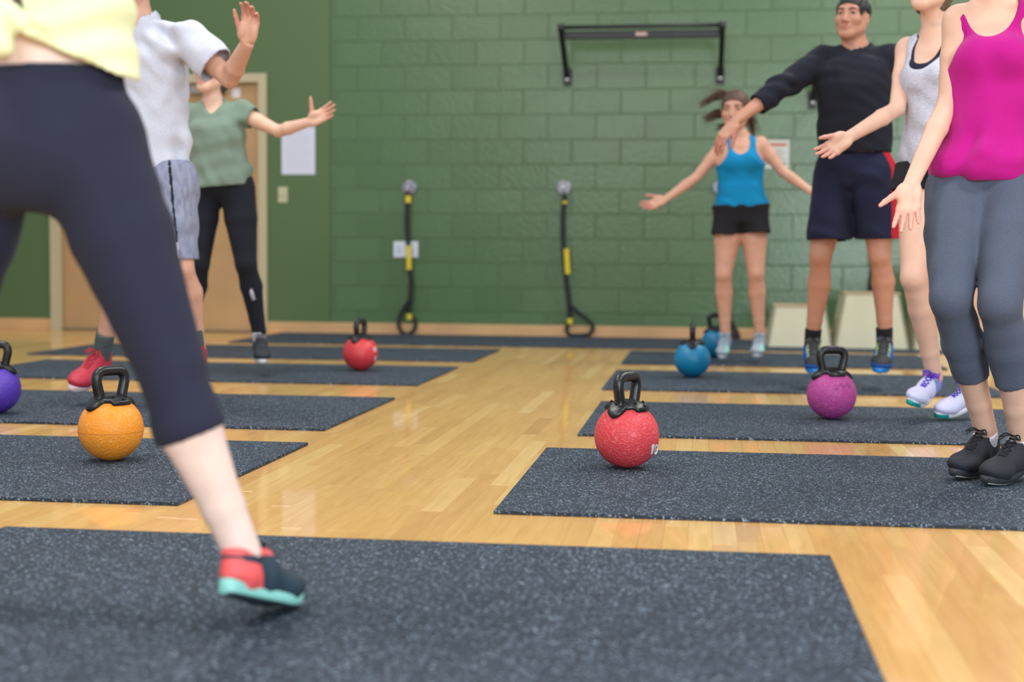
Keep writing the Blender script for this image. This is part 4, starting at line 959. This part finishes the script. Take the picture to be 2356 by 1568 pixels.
def person_sage():
    Y = 7.35
    P = Person('jumping person in sage green V-neck tee and black leggings in front of the door', Y, dict(
        pel=(505, 410, 0), chest=(495, 318, -0.02), neck=(488, 240, 0), head=(486, 166, -0.02), shA=(428, 264, 0), shB=(552, 258, 0),
        elA=(372, 318, 0.05), wrA=(318, 290, 0.05), elB=(640, 302, -0.05), wrB=(714, 280, -0.12), hipA=(470, 432, 0), hipB=(546, 432, 0),
        knA=(458, 606, -0.04), anA=(428, 775, 0.04), knB=(566, 608, -0.04), anB=(598, 775, 0.04)), False, SK_FAIR, 0.008, k=1.05,
        headf=(-0.25, -0.92, 0.10), hands=[('B', (0.85, -0.15, 0.42), (0.12, -0.95, 0.05), (-0.5, 0, 1), dict(curl=(6, 6, 8, 10), spread=0.7, topen=62, tcurl=0)), ('A', (-0.9, 0, 0.4), (0, -1, 0), (0.5, 0, 1), {})])
    P.build_body(); P.eyes(iris=(70, 60, 50), brow=(70, 50, 40)); j = P.j; P.hair_cap(mat('hair_chestnut', (78, 56, 46), 0.6, 0.5, 400, 0.2, 60), 0.010, 0.0, True)
    sage = fabric('sage_tee', (122, 141, 127), sheen=0.02, var=0.03); nk = j['neck']
    sa, ca = sleeve(P, 'A', 0.34, 0.048, 0.056); sb, cb = sleeve(P, 'B', 0.34, 0.048, 0.056)
    pr = P.torso+sa+sb+[(ECone(j['pel']-P.up*0.03+P.fw*0.02, j['chest']+P.fw*0.01, (0.160, 0.125), (0.140, 0.12), P.latc), 0.03)]
    P.part('t_shirt', pr, 0.012, sage, 0.0075, planes=[pl(P, 496, 434, 0, -P.up), ca, cb],
        subs=[Cone(at(478, 268, Y-0.15), at(489, 222, Y-0.07), 0.010, 0.066), Cone(nk+P.up*0.01, nk+P.up*0.2, 0.062, 0.08)], folds=rand_folds(31, 0.0065, 38, (1, 0, 0.25), 3, .4)+rand_folds(32, 0.003, 55, (0.2, 0, 1), 2, .4))
    bl = fabric('black_leggings', (29, 32, 41)); k = sum(P.upleg.values(), [])+sum(P.leg.values(), [])
    P.part('leggings', P.torso[:2]+[P.torso[6], P.torso[9]]+k, 0.005, bl, 0.0075, planes=[pl(P, 500, 405, 0, P.up), (L_(j['knB'], j['anB'], 0.97), j['anB']-j['knB'], 0.1), (L_(j['knA'], j['anA'], 0.97), j['anA']-j['knA'], 0.1)])
    mb = MB(); a, b = at(573, 655, Y-0.055), at(584, 690, Y-0.045); mb.tube([a, b], 0.011, 8, flat=0.4, side=(1, 0, 0)); mb.build('reflective_strip', mat('reflective_lilac', (186, 186, 214), 0.4), P.o, True, P.base)
    bk = mat('shoe_charcoal', (44, 47, 54), 0.7, 0.4, 600); ws = mat('sole_white', (218, 214, 210), 0.5); wsock = fabric('sock_white', (214, 210, 218))
    for q, t in (('A', (420, 850, -0.18)), ('B', (607, 842, -0.18))):
        shoe(P, j['an'+q], at(t[0], t[1], Y+t[2]), [bk], lambda C: np.zeros(len(C)), 0.26, up_hint=(0.2, -0.4, 1), laces=mat('lace_dark', (64, 66, 74), 0.7), sole_m=[ws], sock=wsock, shin=j['kn'+q], sock_h=0.035, label='black running shoe with white sole')

def person_grey():
    Y = 5.75
    P = Person('jumping person in light gray T-shirt, gray shorts and red shoes, one hand raised', Y, dict(
        pel=(345, 385, 0), chest=(338, 165, 0), neck=(322, 50, 0.02), head=(306, -42, -0.02), shA=(232, 98, 0.10), shB=(432, 92, -0.10),
        elA=(150, 200, 0.2), wrA=(120, 90, 0.1), elB=(528, 182, -0.12), wrB=(570, 98, -0.28), hipA=(296, 418, 0.05), hipB=(392, 418, -0.05),
        knA=(268, 615, -0.10), anA=(236, 812, 0.05), knB=(418, 618, -0.10), anB=(456, 805, 0.05)), True, SK_MED, 0.0075, k=1.0,
        headf=(-0.6, -0.8, 0.0), hands=[('B', (0.20, -0.22, 1), (-0.05, -1, -0.2), (-1, 0, 0.2), dict(curl=(24, 28, 32, 38), spread=0.6, topen=20, tcurl=6, base_curl=18)), ('A', (-0.2, 0, 1), (0, -1, 0), (1, 0, 0), {})])
    P.build_body(); P.eyes(); j = P.j; P.hair_cap(mat('hair_dark_brown', (52, 40, 34), 0.6, 0.6, 500), 0.008)
    tee = heather('gray_heather_tee', (204, 206, 220), (188, 191, 207), 260, (1, 1, 1)); nk = j['neck']
    sa, ca = sleeve(P, 'A', 0.66, 0.060, 0.070, 0.13); sb, cb = sleeve(P, 'B', 0.66, 0.060, 0.072, 0.13)
    pr = P.torso+sa+sb+[(ECone(j['pel']-P.up*0.06, j['chest'], (0.158, 0.13), (0.168, 0.125), P.latc), 0.03)]
    P.part('t_shirt', pr, 0.018, tee, 0.0065, planes=[pl(P, 390, 395, -0.1, -P.up), ca, cb],
        subs=[Cone(nk-P.up*0.035+P.fw*0.015, nk+P.up*0.2, 0.068, 0.09)], folds=rand_folds(41, 0.008, 26, (1, 0, 0.35), 4, .5)+rand_folds(42, 0.0035, 70, (0.8, 0, 0.5), 3, .6)+rand_folds(44, 0.020, 48, (0.75, 0, 0.65), 3, .3, L_(j['shB'], j['chest'], 0.35), 0.14)+rand_folds(45, 0.015, 40, (1, 0, 0.2), 3, .3, j['pel']+P.up*0.12+P.latc*0.08, 0.16))
    g = heather('gray_shorts', (146, 150, 172), (126, 131, 155), 60, (1, 1, 0.4)); dk = fabric('dark_piping', (30, 42, 52)); wh = fabric('white_patch', (216, 218, 230))
    pel = j['pel']
    def sl(C):
        px = np.array([proj(c) for c in C]); s = np.zeros(len(C)); line = 392+(px[:, 1]-400)*0.085
        d = (C-pel)@P.latp; f = (C-pel)@P.fwp
        on = (d > 0.06) & (f > 0.0)
        s[on & (np.abs(px[:, 0]-line) < 3.2) & (px[:, 1] < 556)] = 1; s[on & (px[:, 1] > 556) & (px[:, 0] < 410) & (px[:, 0] > 394)] = 2; return s
    shorts(P, [g, dk, wh], (300, 597, 0.0), (404, 597, -0.08), 380, 0.112, 0.088, rand_folds(43, 0.006, 40, (1, 0, 0.2), 3, .5), sl, 0.006)
    red = mat('shoe_red', (188, 44, 66), 0.6, 0.3, 500); sw = mat('sole_pinkish', (222, 196, 200), 0.5); lr = mat('lace_red', (172, 40, 50), 0.7)
    sk = heather('patterned_sock', (58, 64, 84), (96, 104, 92), 30, (0.6, 0.6, 14))
    for q, t in (('A', (160, 893, -0.16)), ('B', (432, 885, -0.18))):
        shoe(P, j['an'+q], at(t[0], t[1], Y+t[2]), [red], lambda C: np.zeros(len(C)), 0.29, up_hint=(0.3, -0.3, 1), laces=lr, sole_m=[sw], sock=sk, shin=j['kn'+q], sock_h=0.105, label='red athletic shoe with pale sole')

def person_white():
    Y = 5.85
    P = Person('jumping person in heather white tank top, black shorts and lavender shoes', Y, dict(
        pel=(2166, 372, 0), chest=(2164, 185, 0), neck=(2156, 78, 0), head=(2140, -32, -0.05), shA=(2088, 112, 0.08), shB=(2222, 112, -0.08),
        elA=(2064, 250, -0.02), wrA=(1952, 316, -0.16), elB=(2262, 235, -0.1), wrB=(2300, 335, -0.2), hipA=(2122, 395, 0.04), hipB=(2208, 395, -0.04),
        knA=(2103, 640, -0.10), anA=(2150, 868, 0.05), knB=(2218, 645, -0.12), anB=(2247, 884, 0.02)), False, SK_FAIR, 0.0075, k=1.04,
        headf=(-0.5, -0.8, 0.22), hands=[('A', (-0.75, -0.35, -0.52), (0.15, -0.85, 0.35), (-0.4, 0, 1), dict(curl=(10, 12, 14, 16), spread=0.5, topen=20, tcurl=10)), ('B', (0.3, 0, -1), (0, -1, 0), (-1, 0, 0), {})])
    P.build_body(); P.eyes(iris=(80, 90, 90), brow=(110, 84, 60)); j = P.j; P.hair_cap(mat('hair_dark_blond', (96, 76, 58), 0.6, 0.5, 400, 0.2, 60), 0.010, 0.0, True)
    nk = j['neck']; tk = heather('white_heather_tank', (206, 206, 220), (176, 177, 194), 60, (1, 1, 9)); nv = fabric('navy_bra', (34, 36, 56))
    arm = lambda g, dx=0.0: [Ell(j['sh'+q]+(j['sh'+q]-nk)*(0.30+dx)-P.up*0.02, (0.072*g, 0.22, 0.115*g), [P.latc, P.fw, P.up]) for q in 'AB']
    P.part('sports_bra', P.torso[2:], 0.004, nv, 0.007, planes=[(j['chest']-P.up*0.10, -P.up)], subs=[Ell(nk+P.fw*0.10-P.up*0.045, (0.060, 0.15, 0.078), [P.latc, P.fw, P.up]), Cone(nk, nk+P.up*0.2, 0.062, 0.09)]+arm(1.0))
    P.part('tank_top', P.torso+[(ECone(j['pel']-P.up*0.03, j['chest'], (0.142, 0.118), (0.128, 0.112), P.latc), 0.03)], 0.010, tk, 0.0065, planes=[pl(P, 2140, 378, 0, -P.up)],
        subs=[Ell(nk+P.fw*0.10-P.up*0.05, (0.070, 0.15, 0.100), [P.latc, P.fw, P.up]), Cone(nk, nk+P.up*0.2, 0.075, 0.1)]+arm(1.0, 0.02), folds=rand_folds(51, 0.005, 34, (1, 0, 0.4), 3, .5))
    shorts(P, fabric('black_shorts_w', (30, 31, 38)), (2112, 440, 0.02), (2206, 440, -0.06), 366, 0.098, 0.100, rand_folds(52, 0.003, 40, (1, 0, 0.3), 3, .5), None, 0.0065)
    lav = mat('shoe_lavender_white', (206, 204, 234), 0.65, 0.3, 600); pur = mat('shoe_periwinkle', (140, 140, 212), 0.65, 0.3, 600); teal = mat('shoe_teal', (0, 150, 140), 0.5); sw = mat('sole_white2', (226, 222, 228), 0.5); lc = mat('lace_violet', (72, 44, 182), 0.7); sk = fabric('sock_violet', (150, 84, 170))
    def sf(C):
        s = np.zeros(len(C)); s[C[:, 0] < 0.105] = 1; s[(np.abs(C[:, 0]-0.112) < 0.006) & (C[:, 2] > 0.06)] = 2; return s
    for q, t in (('A', (2086, 930, -0.14)), ('B', (2157, 945, -0.04))):
        shoe(P, j['an'+q], at(t[0], t[1], Y+t[2]), [lav, pur, teal], sf, 0.255, up_hint=(0.35, -0.1, 1), laces=lc, sole_m=[sw, teal], sole_slots=lambda c: (c[0] > 0.235) and c[2] < 0.016, sock=sk, shin=j['kn'+q], sock_h=0.03, label='lavender running shoe with violet laces')

def person_magenta():
    Y = 4.32
    P = Person('standing person in magenta tank top, gray capri leggings and black shoes at the right edge', Y, dict(
        pel=(2278, 405, 0.02), chest=(2294, 165, 0.02), neck=(2288, -5, 0.03), head=(2285, -135, -0.05), shA=(2206, 45, 0.02), shB=(2372, 35, -0.04),
        elA=(2181, 238, 0.0), wrA=(2096, 424, -0.12), elB=(2420, 250, -0.1), wrB=(2440, 440, -0.2), hipA=(2203, 440, 0.02), hipB=(2335, 440, -0.03),
        knA=(2188, 690, -0.20), anA=(2272, 1006, 0.02), knB=(2300, 700, -0.26), anB=(2352, 1018, -0.08)), False, SK_FAIR, 0.0065, k=1.0,
        headf=(-0.4, -0.9, 0.0), hands=[('A', (-0.16, -0.5, -1), (-0.1, -1, 0.4), (-1, 0, -0.2), dict(curl=(6, 6, 7, 8), spread=0.95, topen=40, tcurl=4, base_curl=6)), ('B', (0.1, 0, -1), (0, -1, 0), (-1, 0, 0), {})])
    P.build_body(); P.eyes(); j = P.j; P.hair_cap(mat('hair_brown_b', (74, 54, 44), 0.6, 0.5, 400, 0.2, 60), 0.010, 0.0, True)
    nk = j['neck']; mg_ = fabric('magenta_tank', (182, 20, 130), 0.25, 500, 0.05, 7, 0.1); gt = fabric('gray_bra', (98, 102, 122))
    arm = lambda g, dx=0.0: [Ell(j['sh'+q]+(j['sh'+q]-nk)*(0.40+dx)-P.up*0.015, (0.050*g, 0.24, 0.115*g), [P.latc, P.fw, P.up]) for q in 'AB']
    P.part('sports_bra', P.torso[2:], 0.000, gt, 0.006, planes=[(j['chest']-P.up*0.10, -P.up)], subs=[Ell(nk+P.fw*0.10-P.up*0.020, (0.070, 0.16, 0.104), [P.latc, P.fw, P.up]), Cone(nk, nk+P.up*0.2, 0.07, 0.09)]+arm(1.0))
    P.part('tank_top', P.torso+[(ECone(j['pel']+P.up*0.02, j['chest'], (0.150, 0.122), (0.136, 0.114), P.latc), 0.03), (Ell(j['pel']+P.up*0.03+P.fw*0.015, (0.162, 0.130, 0.05), [P.latp, P.fwp, P.up]), 0.04)], 0.010, mg_, 0.006, planes=[pl(P, 2262, 415, -0.1, -P.up)],
        subs=[Ell(nk+P.fw*0.10-P.up*0.020, (0.076, 0.16, 0.112), [P.latc, P.fw, P.up]), Cone(nk, nk+P.up*0.2, 0.08, 0.1)]+arm(1.0, 0.0), folds=rand_folds(61, 0.0052, 30, (1, 0, 0.5), 4, .5)+rand_folds(62, 0.0022, 70, (0.7, 0, 0.7), 3, .6)+rand_folds(64, 0.018, 42, (1, 0, 0.25), 3, .5, j['pel']+P.up*0.06, 0.20)+rand_folds(65, 0.012, 36, (0.7, 0, -0.7), 3, .3, P.wst+P.latc*0.08, 0.18))
    gc = heather('gray_capri', (85, 93, 111), (77, 85, 102), 420, (1, 1, 0.5)); kp = sum(P.upleg.values(), [])+sum(P.leg.values(), [])
    hem = lambda q, t: (L_(j['kn'+q], j['an'+q], t), j['an'+q]-j['kn'+q], 0.4)
    P.part('capri_leggings', P.torso[:2]+[P.torso[6], P.torso[9]]+kp, 0.008, gc, 0.006, planes=[pl(P, 2268, 392, 0, P.up), hem('A', 0.60), hem('B', 0.57)], folds=rand_folds(63, 0.0015, 60, (0, 0, 1), 3, .5))
    bk = mat('shoe_black_knit', (36, 38, 46), 0.75, 0.5, 500); ws = mat('sole_cream', (206, 202, 196), 0.5); dk = mat('sole_dark', (40, 42, 48), 0.6); sk = fabric('sock_pale', (206, 208, 216))
    for q, t in (('A', (2180, 1090, -0.16)), ('B', (2258, 1102, -0.24))):
        shoe(P, j['an'+q], at(t[0], t[1], Y+t[2]), [bk], lambda C: np.zeros(len(C)), 0.255, up_hint=(0.1, 0, 1), laces=mat('lace_black', (26, 26, 32), 0.8), sole_m=[ws, dk], sole_slots=lambda c: c[2] > 0.012, sock=sk, shin=j['kn'+q], sock_h=0.022, label='black knit shoe with pale sole')

def person_yellow():
    Y = 2.30
    P = Person('person seen from behind in knotted pale yellow tee and navy capri leggings, nearest', Y, dict(
        pel=(85, 300, 0), chest=(82, -100, 0), neck=(85, -350, 0), head=(85, -560, 0), shA=(-120, -310, 0), shB=(290, -310, 0), elA=(-330, -560, -0.05), wrA=(-400, -900, -0.05), elB=(500, -560, 0.0), wrB=(560, -900, 0.0),
        hipA=(-38, 345, 0), hipB=(210, 345, 0), knA=(-140, 820, 0.0), anA=(-190, 1225, 0.06), knB=(394, 850, -0.03), anB=(557, 1269, 0.0)), False, SK_PALE, 0.0065, face_cam=-1, k=1.025,
        headf=(0.1, 1, 0), hands=[('A', (0, 0, 1), (0, 1, 0), (1, 0, 0), {}), ('B', (0, 0, 1), (0, 1, 0), (-1, 0, 0), {})])
    P.build_body(); j = P.j; P.hair_cap(mat('hair_ash', (110, 84, 60), 0.6, 0.5, 400, 0.2, 60), 0.010, 0.0, True)
    nv = fabric('navy_capri', (41, 43, 61), 0.3, 500, 0.03, 5, 0.04); kp = sum(P.upleg.values(), [])+sum(P.leg.values(), [])
    hem = lambda q, t: (L_(j['kn'+q], j['an'+q], t), j['an'+q]-j['kn'+q], 0.5)
    w0, w1 = at(0, 143, Y-0.12), at(230, 129, Y-0.12); nrm = np.cross(w1-w0, V3(0, 1, 0)); nrm = nrm if nrm[2] > 0 else -nrm
    P.part('capri_leggings', P.torso[:3]+[P.torso[6], P.torso[9]]+kp, 0.006, nv, 0.006, planes=[(w0, nrm), hem('A', 0.36), hem('B', 0.345)], folds=rand_folds(71, 0.0012, 70, (0, 0, 1), 3, .4))
    ye = fabric('pale_yellow_tee', (231, 235, 190), 0.3, 400, 0.03, 6, 0.1); pt = [at(30, 70, Y-0.13), at(300, 184, Y-0.02)]; nrm = np.cross(pt[1]-pt[0], V3(0, 1, 0)); nrm = -nrm if nrm[2] > 0 else nrm
    sa, ca = sleeve(P, 'A', 0.6, 0.06, 0.07, 0.14); sb, cb = sleeve(P, 'B', 0.6, 0.06, 0.07, 0.14)
    pr = P.torso[1:]+sa+sb+[(ECone(j['pel']+P.up*0.05, j['chest'], (0.172, 0.118), (0.150, 0.12), P.latc), 0.03)]
    kx = at(15, 45, Y-0.13)
    P.part('knotted_t_shirt', pr, 0.010, ye, 0.006, planes=[(pt[0], nrm), ca, cb], subs=[Ell(at(22, 12, Y-0.15), (0.010, 0.08, 0.022))], folds=[(0.0055, V3(-26, 0, 70), V3(14, 0, 5), 0.4), (0.004, V3(-45, 0, 120), V3(8, 0, 12), 2.0)])
    kpz = [(Ell(kx, (0.022, 0.020, 0.020)), 0.01), (Cone(kx, kx+V3(-0.005, -0.01, -0.045), 0.014, 0.020), 0.012), (Cone(kx, kx+V3(-0.035, -0.008, -0.035), 0.012, 0.017), 0.012), (Cone(kx+V3(0.01, 0.005, 0), kx+V3(0.06, 0.015, -0.004), 0.018, 0.014), 0.02), (Cone(kx, kx+V3(-0.05, 0.015, 0.0), 0.018, 0.02), 0.02)]
    P.part('knot', kpz, 0.0, ye, 0.004, folds=[(0.003, V3(160, 0, 60), V3(20, 0, 9), 0.3)], open_=False, thick=0)
    co = mat('shoe_coral', (246, 96, 96), 0.6, 0.3, 500); tl = mat('shoe_dark_teal', (34, 54, 70), 0.7, 0.4, 500); mi = mat('sole_mint', (140, 206, 196), 0.5); di = mat('sole_mint_dark', (60, 74, 82), 0.6)
    def sf(C):
        s = np.ones(len(C)); s[(C[:, 2] < 0.066+0.1*np.clip(0.05-C[:, 0], 0, 1)) & (C[:, 0] < 0.075+0.5*(0.05-C[:, 2]))] = 0; s[(C[:, 2] > 0.083+0.15*(C[:, 0]-0.04)) & (C[:, 0] < 0.125)] = 0; return s
    bl = fabric('sock_black_b', (26, 24, 30))
    for q, t in (('A', (-330, 1300, 0.10)), ('B', (676, 1354, 0.15))):
        shoe(P, j['an'+q], at(t[0], t[1], Y+t[2]), [co, tl], sf, 0.238, up_hint=(-0.12, 0, 1), laces=mat('lace_black', (26, 26, 32), 0.8), sole_m=[mi, di], sole_slots=lambda c: c[2] < 0.006, sock=bl, shin=j['kn'+q], sock_h=-0.014, label='coral and dark teal running shoe with mint sole', h=0.0035, lace_bow=False)

for fn in (person_black, person_blue, person_sage, person_grey, person_white, person_magenta, person_yellow): fn()
